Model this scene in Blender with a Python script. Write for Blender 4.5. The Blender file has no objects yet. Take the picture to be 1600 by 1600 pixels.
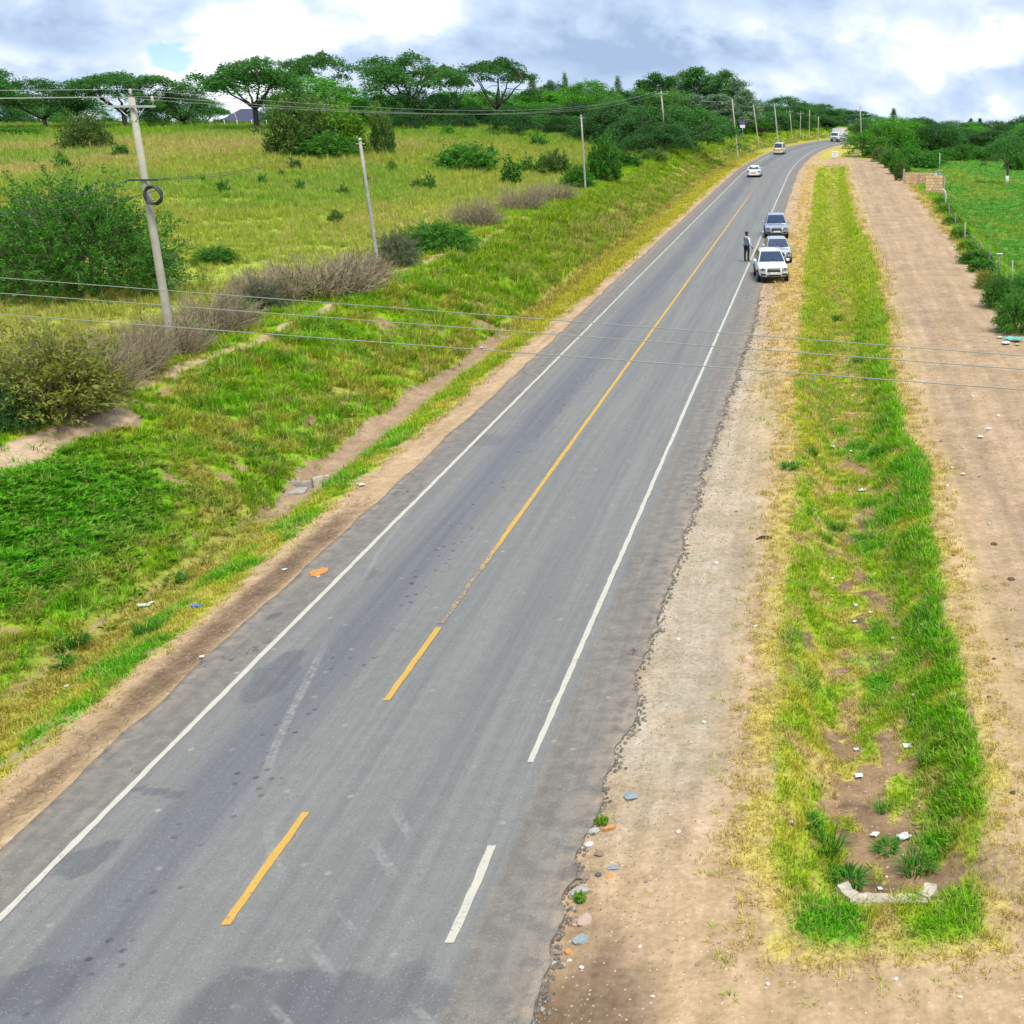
import bpy, bmesh, math, random
import numpy as np
from mathutils import Vector, Matrix

scene = bpy.context.scene
col = scene.collection
R_ = math.radians

# ------------------------------------------------------------------ camera, sky, sun, exposure
CAM_H = 11.0
FPX, CX, CY = 1950.0, 1320.0, 800.0            # focal length and optical axis in photograph pixels (1600 x 1600)
PITCH = math.atan(660.0 / FPX)
YAW = R_(0.835)
cam_data = bpy.data.cameras.new("camera")
cam = bpy.data.objects.new("camera", cam_data)
col.objects.link(cam)
scene.camera = cam
cam.location = (0, 0, CAM_H)
cam.rotation_euler = (math.pi / 2 - PITCH, 0, -YAW)
cam_data.sensor_width = 36.0
cam_data.lens = FPX / 1600.0 * 36.0
cam_data.shift_x = (800.0 - CX) / 1600.0
cam_data.clip_start = 0.3
cam_data.clip_end = 9000.0

scene.view_settings.view_transform = 'Standard'
scene.view_settings.look = 'None'
scene.view_settings.gamma = 1.0
scene.view_settings.use_curve_mapping = False
scene.view_settings.exposure = 0.74

scene.render.engine = 'CYCLES'
scene.cycles.max_bounces = 5
scene.cycles.diffuse_bounces = 2
scene.cycles.glossy_bounces = 2
scene.cycles.transmission_bounces = 3
scene.cycles.transparent_max_bounces = 6

SUN_EL, SUN_AZ = R_(62), R_(140)               # azimuth clockwise from +Y
sd = Vector((math.sin(SUN_AZ) * math.cos(SUN_EL), math.cos(SUN_AZ) * math.cos(SUN_EL), math.sin(SUN_EL)))
sun_data = bpy.data.lights.new("sun", 'SUN')
sun_data.energy = 2.5
sun_data.angle = R_(18)
sun_data.color = (1.0, 0.95, 0.84)
sun = bpy.data.objects.new("sun", sun_data)
col.objects.link(sun)
sun.location = sd * 60
sun.rotation_euler = (-sd).to_track_quat('-Z', 'Y').to_euler()


def build_world():
    w = bpy.data.worlds.new("World")
    scene.world = w
    w.use_nodes = True
    nt = w.node_tree
    nt.nodes.clear()
    N, L = nt.nodes, nt.links

    def math_(op, a, b=None, c=None, clamp=False):
        n = N.new('ShaderNodeMath'); n.operation = op; n.use_clamp = clamp
        for i, v in enumerate((a, b, c)):
            if v is None: continue
            if isinstance(v, (int, float)): n.inputs[i].default_value = v
            else: L.new(v, n.inputs[i])
        return n.outputs[0]
    out = N.new('ShaderNodeOutputWorld')
    sky = N.new('ShaderNodeTexSky'); sky.sky_type = 'NISHITA'; sky.sun_disc = False
    sky.sun_elevation = SUN_EL; sky.sun_rotation = SUN_AZ
    sky.altitude = 1600; sky.air_density = 1.0; sky.dust_density = 0.6; sky.ozone_density = 2.0
    tc = N.new('ShaderNodeTexCoord')
    sep = N.new('ShaderNodeSeparateXYZ'); L.new(tc.outputs['Generated'], sep.inputs[0])
    X, Y, Z = sep.outputs
    zc = math_('MAXIMUM', Z, -0.05)
    comb = N.new('ShaderNodeCombineXYZ')
    L.new(X, comb.inputs[0]); L.new(Y, comb.inputs[1]); L.new(math_('MULTIPLY', zc, 1.7), comb.inputs[2])

    def noise(scale, detail, rough, dist, off=(0, 0, 0)):
        m = N.new('ShaderNodeVectorMath'); m.operation = 'ADD'
        L.new(comb.outputs[0], m.inputs[0]); m.inputs[1].default_value = off
        n = N.new('ShaderNodeTexNoise'); n.inputs['Scale'].default_value = scale
        n.inputs['Detail'].default_value = detail; n.inputs['Roughness'].default_value = rough
        n.inputs['Distortion'].default_value = dist
        L.new(m.outputs[0], n.inputs['Vector'])
        return n.outputs[0]
    n1 = noise(5.2, 7, 0.52, 0.25, (3.1, 1.7, 0.4))
    n2 = noise(13, 6, 0.55, 0.3, (7.1, 0.2, 2.4))
    n3 = noise(30, 5, 0.6, 0.2, (1.1, 4.2, 2.4))
    # direction coordinates of the front half of the sky, roughened by the noise
    yy = math_('MAXIMUM', Y, 0.05)
    a = math_('ADD', math_('DIVIDE', X, yy), math_('MULTIPLY', math_('SUBTRACT', n2, 0.5), 0.07))
    e = math_('ADD', math_('DIVIDE', Z, yy), math_('MULTIPLY', math_('SUBTRACT', n3, 0.5), 0.035))

    def blob(px, py, rx, ry, soft=1.0):
        # px, py only give the compass direction and the elevation of the cloud
        a0 = (px - CX) / 2058.0 + math.tan(YAW); e0 = (140 - py) / 2058.0
        da = math_('DIVIDE', math_('SUBTRACT', a, a0), rx / 2058.0)
        de = math_('DIVIDE', math_('SUBTRACT', e, e0), ry / 2058.0)
        d2 = math_('ADD', math_('MULTIPLY', da, da), math_('MULTIPLY', de, de))
        return math_('POWER', 2.718, math_('MULTIPLY', d2, -soft))
    tone = math_('ADD', math_('MULTIPLY', n1, 1.0), math_('ADD', math_('MULTIPLY', n2, 0.70), math_('MULTIPLY', n3, 0.40)))     # about 0.6 mean
    tone = math_('SUBTRACT', tone, 0.47)
    for (px, py, rx, ry, k) in ((420, 40, 95, 55, 0.30), (640, 25, 100, 40, 0.30), (365, 85, 40, 30, 0.22), (275, 120, 26, 18, 0.25),
                                (1440, 58, 40, 25, 0.16), (1540, 95, 42, 24, 0.28), (1592, 48, 26, 22, 0.28),
                                (1440, 125, 24, 30, 0.24), (1540, 168, 30, 20, 0.24), (60, 95, 110, 16, 0.16), (1340, 150, 60, 14, 0.12),
                                (1150, 45, 120, 20, 0.10), (1260, 130, 70, 14, 0.12), (850, 120, 60, 20, 0.10),
                                (980, 92, 190, 26, -0.20), (560, 100, 60, 18, -0.12), (150, 62, 170, 26, -0.10),
                                (1590, 120, 60, 22, -0.16), (500, 20, 16, 22, -0.16)):
        tone = math_('ADD', tone, math_('MULTIPLY', blob(px, py, rx, ry), k))
    ramp = N.new('ShaderNodeValToRGB')
    L.new(tone, ramp.inputs[0])
    els = ramp.color_ramp.elements
    els[0].position = 0.34; els[0].color = (0.25, 0.335, 0.475, 1)
    els[1].position = 0.92; els[1].color = (0.86, 0.89, 0.92, 1)
    m1 = els.new(0.52); m1.color = (0.36, 0.45, 0.59, 1)
    m2 = els.new(0.68); m2.color = (0.50, 0.57, 0.665, 1)
    bg_c = N.new('ShaderNodeBackground'); bg_c.inputs[1].default_value = 1.0
    L.new(ramp.outputs[0], bg_c.inputs[0])
    bg_s = N.new('ShaderNodeBackground'); bg_s.inputs[1].default_value = 0.10
    # blue air between the clouds: the clear sky, deepened a little
    tint = N.new('ShaderNodeMix'); tint.data_type = 'RGBA'; tint.inputs[0].default_value = 0.75
    L.new(sky.outputs[0], tint.inputs[6]); tint.inputs[7].default_value = (1.6, 4.2, 7.2, 1)
    L.new(tint.outputs[2], bg_s.inputs[0])
    gap = N.new('ShaderNodeValToRGB')
    gap.color_ramp.elements[0].position = 0.35; gap.color_ramp.elements[1].position = 0.75
    g = math_('MULTIPLY', blob(292, 92, 34, 17, 0.9), 1.3)
    g = math_('ADD', g, math_('MULTIPLY', math_('SUBTRACT', noise(2.2, 3, 0.5, 0.0, (9, 3, 1)), 0.60), 2.0, clamp=True))
    L.new(g, gap.inputs[0])
    mix = N.new('ShaderNodeMixShader')
    L.new(math_('MULTIPLY', gap.outputs[0], 0.75), mix.inputs[0])
    L.new(bg_c.outputs[0], mix.inputs[1]); L.new(bg_s.outputs[0], mix.inputs[2])
    L.new(mix.outputs[0], out.inputs[0])
    w.cycles.sampling_method = 'MANUAL'; w.cycles.sample_map_resolution = 512


build_world()

# ------------------------------------------------------------------ numbers: camera maths, noise, terrain
Fv = np.array([math.sin(YAW) * math.cos(PITCH), math.cos(YAW) * math.cos(PITCH), -math.sin(PITCH)])
Rv = np.array([math.cos(YAW), -math.sin(YAW), 0.0])
Uv = np.cross(Rv, Fv)


def smooth(a, b, x):
    t = np.clip((x - a) / (b - a), 0, 1)
    return t * t * (3 - 2 * t)


def _hash(ix, iy, seed):
    h = (ix.astype(np.int64) * 374761393 + iy.astype(np.int64) * 668265263 + seed * 974634599) & 0xFFFFFFFF
    h = ((h ^ (h >> 13)) * 1274126177) & 0xFFFFFFFF
    h = h ^ (h >> 16)
    return (h & 0xFFFFFF) / float(0xFFFFFF)


def vnoise(x, y, seed=0):
    x = np.asarray(x, float); y = np.asarray(y, float)
    ix, iy = np.floor(x), np.floor(y)
    fx, fy = x - ix, y - iy
    fx = fx * fx * (3 - 2 * fx); fy = fy * fy * (3 - 2 * fy)
    a = _hash(ix, iy, seed); b = _hash(ix + 1, iy, seed)
    c = _hash(ix, iy + 1, seed); d = _hash(ix + 1, iy + 1, seed)
    return (a * (1 - fx) + b * fx) * (1 - fy) + (c * (1 - fx) + d * fx) * fy


def fbm(x, y, seed=0, octv=4):
    s, a, t = 0, 0.5, 0
    for k in range(octv):
        s = s + a * vnoise(np.asarray(x) * 2 ** k + 17.3 * k, np.asarray(y) * 2 ** k - 9.1 * k, seed + k)
        t += a; a *= 0.5
    return s / t


def xc(Y):
    """sideways shift of the road: straight, then bending to the right"""
    Y = np.asarray(Y, float); Yc = np.minimum(Y, 420.0)
    v = np.maximum(Yc - 170, 0) ** 2 / 2000.0 + np.maximum(Yc - 240, 0) ** 2 / 840.0
    sl = 2 * 250 / 2000.0 + 2 * 180 / 840.0
    return v + np.maximum(Y - 420, 0) * sl * np.exp(-np.maximum(Y - 420, 0) / 300.0)


PU = [-3000, -24.5, -22.6, -21.6, -20.6, -19.0, -17.3, -16.75, -16.25, -15.6, -14.9, -14.2, -13.6, -12.7, -3.7, -2.5, -1.0, 3.0, 9.5, 12, 40, 100, 300, 3000]
PZ = [1.95, 1.95, 1.9, 1.75, 1.4, 0.75, 0.02, -0.28, -0.6, -0.6, -0.3, -0.1, -0.05, -0.03, -0.025, -0.015, 0.0, 0.05, 0.15, 0.0, -1.4, -2.8, -5, -8]


def height(X, Y):
    X = np.asarray(X, float); Y = np.asarray(Y, float)
    u = X - xc(Y)
    z = np.interp(u, PU, PZ)
    # the left ditch gets shallow far away
    dit = (1 - smooth(-16.9, -16.2, u) * (1 - smooth(-14.9, -14.1, u)) * 0)
    z = np.where((u < -13.6) & (u > -17.3), z * (1 - 0.75 * smooth(90, 150, Y)), z)
    # right swale between road and track
    S = smooth(-0.9, 0.25, u) * (1 - smooth(1.45, 2.7, u))
    E = smooth(15.15, 15.45, Y) * (1 - smooth(165, 194, Y))
    z = z - 0.74 * S * E
    # bank bumps
    off = 1 - smooth(-14.0, -13.0, u) * (1 - smooth(-2.2, -1.0, u))
    bank = smooth(-24, -21, u) * (1 - smooth(-17.5, -15.8, u))
    z = z + bank * ((fbm(u * 0.6, Y * 0.45, 5) - 0.5) * 0.8 + (fbm(u * 1.8, Y * 1.8, 8) - 0.5) * 0.25) * smooth(8, 18, Y)
    z = z + off * ((fbm(u * 0.5, Y * 0.5, 11) - 0.5) * 0.10 + (fbm(u * 2.2, Y * 2.2, 12) - 0.5) * 0.05)
    z = z + 0.7 * smooth(-27, -23, u) * (1 - smooth(-21, -15.5, u)) * smooth(140, 175, Y) * (1 - smooth(205, 240, Y))
    # the field behind the bank rises to a crest and falls away behind it
    f = 1 - smooth(-62, -25, u)
    z = z + f * (2.6 * smooth(45, 228, Y) - 0.055 * np.maximum(Y - 240, 0) + (fbm(X * 0.03, Y * 0.03, 21) - 0.5) * 0.6 * smooth(-30, -45, u) * -1)
    r = np.sqrt(X * X + Y * Y)
    z = z - 0.036 * np.maximum(r - 360, 0) * (1 - 0.0 * r)
    return z


def hz(x, y):
    return float(height(np.array([x]), np.array([y]))[0])


_T = np.concatenate([np.arange(8, 80, 0.05), np.arange(80, 700, 0.25)])


def ray(px, py):
    d = Fv * FPX + Rv * (px - CX) + Uv * (CY - py)
    return d / np.linalg.norm(d)


def ground(px, py, lift=0.0):
    """the point of the terrain that lies in this direction from the camera"""
    d = ray(px, py)
    P = np.array([0, 0, CAM_H])[None, :] + _T[:, None] * d[None, :]
    below = P[:, 2] - lift < height(P[:, 0], P[:, 1])
    i = int(np.argmax(below)) if below.any() else len(_T) - 1
    p = P[i]
    return Vector((p[0], p[1], hz(p[0], p[1])))


def at_depth(px, Y, z=None):
    """the terrain point at road distance Y in this compass direction"""
    k = (px - CX) / FPX
    X = 0.0
    for _ in range(4):
        zz = (hz(X, Y) if z is None else z) - CAM_H
        X = (k * (Fv[1] * Y + Fv[2] * zz) - Rv[1] * Y) / (Rv[0] - k * Fv[0])
    return Vector((X, Y, hz(X, Y) if z is None else z))


def on_u(px, u):
    """the point on a line beside the road (offset u) that lies in this compass direction"""
    Y = np.arange(20.0, 420.0, .25); X = u + xc(Y); Z = height(X, Y) - CAM_H
    v = np.stack([X, Y, Z], -1)
    q = CX + FPX * (v @ Rv) / (v @ Fv)
    i = int(np.argmin(np.abs(q - px)))
    return Vector((X[i], Y[i], Z[i] + CAM_H))


def top_z(p, py):
    k = (CY - py) / FPX
    v = (k * (Fv[0] * p[0] + Fv[1] * p[1]) - (Uv[0] * p[0] + Uv[1] * p[1])) / (Uv[2] - k * Fv[2])
    return v + CAM_H


def on_plane(px, py, Y):
    d = ray(px, py)
    t = Y / d[1]
    return Vector((d[0] * t, Y, CAM_H + d[2] * t))


def px_per_m(p):
    v = np.array([p[0], p[1], p[2] - CAM_H])
    return FPX / float(v @ Fv)


# ------------------------------------------------------------------ object helpers
def tag(o, label=None, cat=None, group=None, kind=None):
    if label: o["label"] = label
    if cat: o["category"] = cat
    if group: o["group"] = group
    if kind: o["kind"] = kind
    return o


def link(name, me, parent=None, mat=None, loc=None):
    o = bpy.data.objects.new(name, me)
    col.objects.link(o)
    if mat is not None:
        me.materials.clear(); me.materials.append(mat)
    if parent is not None: o.parent = parent
    if loc is not None: o.location = loc
    return o


def empty(name, loc, rz=0.0, label=None, cat=None, group=None):
    o = bpy.data.objects.new(name, None)
    col.objects.link(o)
    o.location = loc; o.rotation_euler = (0, 0, rz); o.empty_display_size = 0.2
    return tag(o, label, cat, group)


def copy_tree(o, parent=None):
    c = o.copy(); col.objects.link(c)
    c.parent = parent
    for ch in o.children:
        k = copy_tree(ch, c)
        k.matrix_parent_inverse = ch.matrix_parent_inverse.copy()
    return c


def np_mesh(name, V, F, smooth_=False):
    V = np.ascontiguousarray(V, dtype=np.float32); F = np.ascontiguousarray(F, dtype=np.int32)
    me = bpy.data.meshes.new(name)
    me.vertices.add(len(V)); me.vertices.foreach_set('co', V.ravel())
    k = F.shape[1]
    me.loops.add(F.size); me.loops.foreach_set('vertex_index', F.ravel())
    me.polygons.add(len(F)); me.polygons.foreach_set('loop_start', np.arange(len(F), dtype=np.int32) * k)
    me.update(calc_edges=True)
    me.polygons.foreach_set('use_smooth', np.full(len(F), smooth_))
    return me


def attr(me, name, typ, dom, data):
    a = me.attributes.new(name, typ, dom)
    data = np.ascontiguousarray(data, dtype=np.float32 if typ != 'INT' else np.int32)
    a.data.foreach_set({'FLOAT': 'value', 'INT': 'value', 'FLOAT_VECTOR': 'vector', 'FLOAT_COLOR': 'color'}[typ], data.ravel())


class MB:
    """collects boxes, tubes, lofts into one mesh"""
    def __init__(s): s.v, s.f, s.sm = [], [], []

    def add(s, vs, fs, smooth_=False):
        b = len(s.v); s.v += [tuple(v) for v in vs]
        s.f += [tuple(i + b for i in f) for f in fs]; s.sm += [smooth_] * len(fs)
        return s

    def box(s, c, size, rz=0.0, rx=0.0, ry=0.0, taper=1.0):
        hx, hy, hzz = size[0] / 2, size[1] / 2, size[2] / 2
        M = Matrix.Rotation(rz, 3, 'Z') @ Matrix.Rotation(ry, 3, 'Y') @ Matrix.Rotation(rx, 3, 'X')
        vs = []
        for z, t in ((-hzz, 1), (hzz, taper)):
            for x, y in ((-hx, -hy), (hx, -hy), (hx, hy), (-hx, hy)):
                vs.append(Vector(c) + M @ Vector((x * t, y * t, z)))
        return s.add(vs, [(3, 2, 1, 0), (4, 5, 6, 7), (0, 1, 5, 4), (1, 2, 6, 5), (2, 3, 7, 6), (3, 0, 4, 7)])

    def bbox(s, c, size, b=0.02, rz=0.0, rx=0.0):
        """box with chamfered edges"""
        hx, hy, hzz = size[0] / 2, size[1] / 2, size[2] / 2
        b = min(b, hx * .45, hy * .45, hzz * .45)
        M = Matrix.Rotation(rz, 3, 'Z') @ Matrix.Rotation(rx, 3, 'X')
        bm = bmesh.new(); bmesh.ops.create_cube(bm, size=1.0)
        for v in bm.verts: v.co = Vector((v.co.x * 2 * hx, v.co.y * 2 * hy, v.co.z * 2 * hzz))
        bmesh.ops.bevel(bm, geom=list(bm.edges), offset=b, segments=1, affect='EDGES')
        bm.verts.index_update()
        s.add([Vector(c) + M @ v.co for v in bm.verts], [tuple(v.index for v in f.verts) for f in bm.faces])
        bm.free(); return s

    def tube(s, pts, rad, n=6, cap=True, smooth_=True):
        pts = [Vector(p) for p in pts]
        if isinstance(rad, (int, float)): rad = [rad] * len(pts)
        vs, fs = [], []
        up = Vector((0, 0, 1))
        prev = None
        for i, p in enumerate(pts):
            t = (pts[min(i + 1, len(pts) - 1)] - pts[max(i - 1, 0)])
            if t.length < 1e-9: t = Vector((0, 0, 1))
            t.normalize()
            if prev is None:
                ref = up if abs(t.z) < 0.9 else Vector((1, 0, 0))
                a = t.cross(ref).normalized()
            else:
                a = prev - t * prev.dot(t)
                a = a.normalized() if a.length > 1e-6 else t.cross(Vector((1, 0, .3))).normalized()
            prev = a; b = t.cross(a)
            for k in range(n):
                an = 2 * math.pi * k / n
                vs.append(p + (a * math.cos(an) + b * math.sin(an)) * rad[i])
        for i in range(len(pts) - 1):
            for k in range(n):
                fs.append((i * n + k, i * n + (k + 1) % n, (i + 1) * n + (k + 1) % n, (i + 1) * n + k))
        s.add(vs, fs, smooth_)
        if cap:
            b0 = len(s.v) - len(vs)
            s.f.append(tuple(b0 + k for k in reversed(range(n)))); s.sm.append(False)
            e0 = len(s.v) - n
            s.f.append(tuple(e0 + k for k in range(n))); s.sm.append(False)
        return s

    def lathe(s, c, prof, n=16, axis='Z', smooth_=True):
        vs, fs = [], []
        for (r, h) in prof:
            for k in range(n):
                a = 2 * math.pi * k / n
                x, y = r * math.cos(a), r * math.sin(a)
                p = {'Z': (x, y, h), 'X': (h, x, y), 'Y': (y, h, x)}[axis]
                vs.append(Vector(c) + Vector(p))
        for i in range(len(prof) - 1):
            for k in range(n):
                fs.append((i * n + k, i * n + (k + 1) % n, (i + 1) * n + (k + 1) % n, (i + 1) * n + k))
        fs.append(tuple(reversed(range(n))))
        fs.append(tuple((len(prof) - 1) * n + k for k in range(n)))
        return s.add(vs, fs, smooth_)

    def quad(s, a, b, c, d, thick=None):
        if thick is None: return s.add([a, b, c, d], [(0, 1, 2, 3)])
        a, b, c, d = map(Vector, (a, b, c, d))
        n = (b - a).cross(d - a).normalized() * thick
        return s.add([a, b, c, d, a + n, b + n, c + n, d + n],
                     [(3, 2, 1, 0), (4, 5, 6, 7), (0, 1, 5, 4), (1, 2, 6, 5), (2, 3, 7, 6), (3, 0, 4, 7)])

    def mesh(s, name):
        me = bpy.data.meshes.new(name)
        me.from_pydata([tuple(v) for v in s.v], [], s.f)
        me.polygons.foreach_set('use_smooth', s.sm)
        me.update()
        return me

    def build(s, name, mat, parent=None, loc=None):
        return link(name, s.mesh(name), parent, mat, loc)


# ------------------------------------------------------------------ materials
MATS = {}


def nodes(name):
    m = bpy.data.materials.new(name); m.use_nodes = True
    nt = m.node_tree
    b = nt.nodes['Principled BSDF']
    return m, nt, b


def simple(name, c, rough=0.6, metal=0.0, spec=0.4, var=0.12, scale=8.0, bump=0.0, coat=0.0, c2=None):
    """colour with a little procedural mottling and relief"""
    if name in MATS: return MATS[name]
    m, nt, b = nodes(name)
    N, L = nt.nodes, nt.links
    tc = N.new('ShaderNodeTexCoord')
    n = N.new('ShaderNodeTexNoise'); n.inputs['Scale'].default_value = scale; n.inputs['Detail'].default_value = 5
    n.inputs['Roughness'].default_value = 0.6
    L.new(tc.outputs['Object'], n.inputs['Vector'])
    mx = N.new('ShaderNodeMix'); mx.data_type = 'RGBA'
    lo = [max(0, v * (1 - var)) for v in c] + [1]
    hi = [min(1, v * (1 + var)) for v in c] + [1]
    if c2: lo, hi = list(c) + [1], list(c2) + [1]
    mx.inputs[6].default_value = lo; mx.inputs[7].default_value = hi
    rp = N.new('ShaderNodeMapRange'); rp.inputs[1].default_value = 0.3; rp.inputs[2].default_value = 0.7
    L.new(n.outputs[0], rp.inputs[0]); L.new(rp.outputs[0], mx.inputs[0]); L.new(mx.outputs[2], b.inputs['Base Color'])
    b.inputs['Roughness'].default_value = rough; b.inputs['Metallic'].default_value = metal
    b.inputs['Specular IOR Level'].default_value = spec
    b.inputs['Coat Weight'].default_value = coat; b.inputs['Coat Roughness'].default_value = 0.08
    if bump:
        bp = N.new('ShaderNodeBump'); bp.inputs['Strength'].default_value = bump; bp.inputs['Distance'].default_value = 0.02
        L.new(n.outputs[0], bp.inputs['Height']); L.new(bp.outputs[0], b.inputs['Normal'])
    MATS[name] = m
    return m


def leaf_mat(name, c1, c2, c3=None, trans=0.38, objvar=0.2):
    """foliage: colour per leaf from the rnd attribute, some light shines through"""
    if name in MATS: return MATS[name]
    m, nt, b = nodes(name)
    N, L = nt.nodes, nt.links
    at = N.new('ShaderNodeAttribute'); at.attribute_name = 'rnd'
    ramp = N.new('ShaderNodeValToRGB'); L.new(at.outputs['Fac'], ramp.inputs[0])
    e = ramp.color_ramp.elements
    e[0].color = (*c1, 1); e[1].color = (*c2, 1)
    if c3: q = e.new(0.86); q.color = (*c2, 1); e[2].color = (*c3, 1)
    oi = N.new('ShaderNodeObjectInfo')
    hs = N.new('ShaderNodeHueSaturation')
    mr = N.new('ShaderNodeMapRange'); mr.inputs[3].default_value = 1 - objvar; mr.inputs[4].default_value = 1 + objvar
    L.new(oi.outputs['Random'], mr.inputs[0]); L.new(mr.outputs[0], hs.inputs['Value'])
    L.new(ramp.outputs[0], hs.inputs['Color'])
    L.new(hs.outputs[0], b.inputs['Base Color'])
    b.inputs['Roughness'].default_value = 0.62; b.inputs['Specular IOR Level'].default_value = 0.12
    tr = N.new('ShaderNodeBsdfTranslucent'); L.new(hs.outputs[0], tr.inputs[0])
    mx = N.new('ShaderNodeMixShader'); mx.inputs[0].default_value = trans
    o = N['Material Output']
    L.new(b.outputs[0], mx.inputs[1]); L.new(tr.outputs[0], mx.inputs[2]); L.new(mx.outputs[0], o.inputs[0])
    MATS[name] = m
    return m

# ------------------------------------------------------------------ ground zones (which earth, which grass grows where)
def c_(r, g, b): return np.array([r, g, b], float)


def lerp3(a, b, t): return a * (1 - t[..., None]) + b * t[..., None]


G_GREEN, G_LUSH, G_YEL, G_DRY = c_(.215, .365, .022), c_(.105, .325, .020), c_(.385, .375, .045), c_(.49, .375, .15)
G_OLIVE, G_PAST, G_BROWN = c_(.25, .255, .045), c_(.085, .25, .03), c_(.27, .185, .08)
E_DIRT, E_GRAVEL, E_SAND, E_MUD, E_SOIL = c_(.43, .30, .178), c_(.385, .318, .235), c_(.48, .345, .16), c_(.13, .085, .055), c_(.25, .16, .09)


def zones(X, Y):
    u = X - xc(Y)
    one = np.ones_like(u)
    n_a = fbm(u * 0.55, Y * 0.4, 31); n_b = fbm(u * 1.7, Y * 1.3, 37); n_c = fbm(u * 0.16, Y * 0.11, 41); n_d = fbm(u * 3.3, Y * 3.3, 47, 3)
    e_n = (fbm(Y * 0.35, u * 0.2, 51) - 0.5) * 2; e_m = (fbm(Y * 0.35, u * 0.2, 57) - 0.5) * 2
    g = np.zeros_like(u)
    earth = np.zeros(u.shape + (3,)); earth[:] = E_DIRT
    grass = np.zeros(u.shape + (3,)); grass[:] = G_GREEN
    tall = one * 0.10
    # --- earth colours
    grav = smooth(-1.2, -2.6, u) * smooth(-4.2, -3.6, u) * smooth(15, 20, Y) * (1 - smooth(48, 75, Y))
    earth = lerp3(earth, np.broadcast_to(E_GRAVEL, earth.shape), np.clip(grav * (0.5 + n_b), 0, 1))
    earth = lerp3(earth, np.broadcast_to(E_SAND, earth.shape), smooth(-3.6, -2.2, u) * (1 - smooth(-1.0, 0.2, u)) * smooth(24, 55, Y) * 0.8)
    earth = lerp3(earth, np.broadcast_to(E_SAND, earth.shape), smooth(2.6, 3.2, u) * (1 - smooth(3.6, 4.6, u)) * 0.55)
    mud = (1 - smooth(13.2, 15.6, Y + (n_b - .5) * 2 + 1.1 * np.abs(u + 3.1))) * smooth(-4.0, -3.6, u) * (1 - smooth(-2.6, -1.9, u))
    earth = lerp3(earth, np.broadcast_to(E_MUD, earth.shape), mud * .85)
    # dark run of wet soil beside the left tarmac edge
    wet = smooth(-13.75, -13.35, u + e_n * .15) * (1 - smooth(-12.95, -12.7, u)) * smooth(20, 23, Y) * (1 - smooth(31, 35, Y)) \
        + 0.8 * smooth(-13.5, -13.25, u + e_m * .1) * (1 - smooth(-13.1, -12.8, u)) * smooth(12, 14, Y) * (1 - smooth(19, 24, Y))
    earth = lerp3(earth, np.broadcast_to(E_MUD, earth.shape), np.clip(wet, 0, 1) * (.55 + .5 * n_d))
    track = np.clip(smooth(3.2, 4.2, u) * (1 - smooth(8.6, 9.6, u)), 0, 1)
    earth = lerp3(earth, np.broadcast_to(c_(.375, .265, .168), earth.shape), track * .9 * (.6 + .8 * (n_c - .3)))
    rut = np.exp(-((u - 5.0 - .35 * e_n) / .28) ** 2) + np.exp(-((u - 6.7 - .35 * e_n) / .28) ** 2) + .6 * np.exp(-((u + 2.3 - .2 * e_m) / .22) ** 2)
    earth = lerp3(earth, np.broadcast_to(c_(.27, .19, .135), earth.shape), np.clip(rut * smooth(.35, .6, n_a) * .5, 0, 1))

    def put(mask, colour, t=None, hard=1.25):
        nonlocal g, grass, tall
        m = np.clip(mask, 0, 1)
        grass = lerp3(grass, np.broadcast_to(colour, grass.shape), np.clip(m * hard, 0, 1))
        g = np.maximum(g, m)
        if t is not None: tall = tall * (1 - m) + t * m
    # --- right: swale between the road and the track
    el = -0.95 + 0.25 * e_n - 0.4 * smooth(25, 80, Y) + .55 * (1 - smooth(14.4, 16.5, Y)); er = 2.60 + 0.30 * e_m - .55 * (1 - smooth(14.4, 18.5, Y)) + 0.5 * smooth(50, 75, Y) * (1 - smooth(90, 120, Y)) + 0.4 * np.exp(-((Y - 36) / 4) ** 2)
    yin = smooth(14.1 + .35 * e_n, 14.7 + .35 * e_n, Y + .12 * np.abs(u - .9) ** 2 * -1 + .2) * (1 - smooth(188, 197, Y))
    put(smooth(el - 1.3, el - .2, u) * (1 - smooth(er + .1, er + 1.0, u)) * smooth(12.8, 14.3, Y) * (1 - smooth(192, 205, Y)) * np.clip(.25 + .9 * n_b, 0, 1) * .75, G_DRY * .6 + G_YEL * .4, .06, 6)
    put(smooth(-3.4, -2.4, u) * (1 - smooth(el - .3, el, u)) * smooth(38, 70, Y) * (1 - smooth(200, 215, Y)) * np.clip(n_a * 1.5 - .15, 0, 1) * .8, c_(.50, .375, .14), .05, 6)
    sw = smooth(el - .12, el + .15, u) * (1 - smooth(er - .15, er + .15, u)) * yin
    p1_ = fbm(u * 1.5, Y * .9, 61); p2_ = fbm(u * 1.9, Y * 1.1, 63); p3_ = fbm(u * 2.6, Y * 1.6, 65); p4_ = fbm(u * .8, Y * .35, 66)
    put(sw, G_GREEN * .8 + G_YEL * .2, .10)
    put(sw * smooth(.46, .62, p1_), G_YEL * .85 + G_GREEN * .15, .085)
    put(sw * smooth(.5, .64, p3_) * .7, G_DRY * .7 + G_BROWN * .3, .075)
    put(sw * smooth(.9, 2.3, u + (p1_ - .5) * 2) * smooth(.30, .5, p2_) * (1 - .6 * smooth(60, 90, Y)), G_GREEN * .45 + G_LUSH * .55, .13)
    put(sw * smooth(.54, .68, p4_ * .6 + p2_ * .4), G_LUSH, .135)
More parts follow.
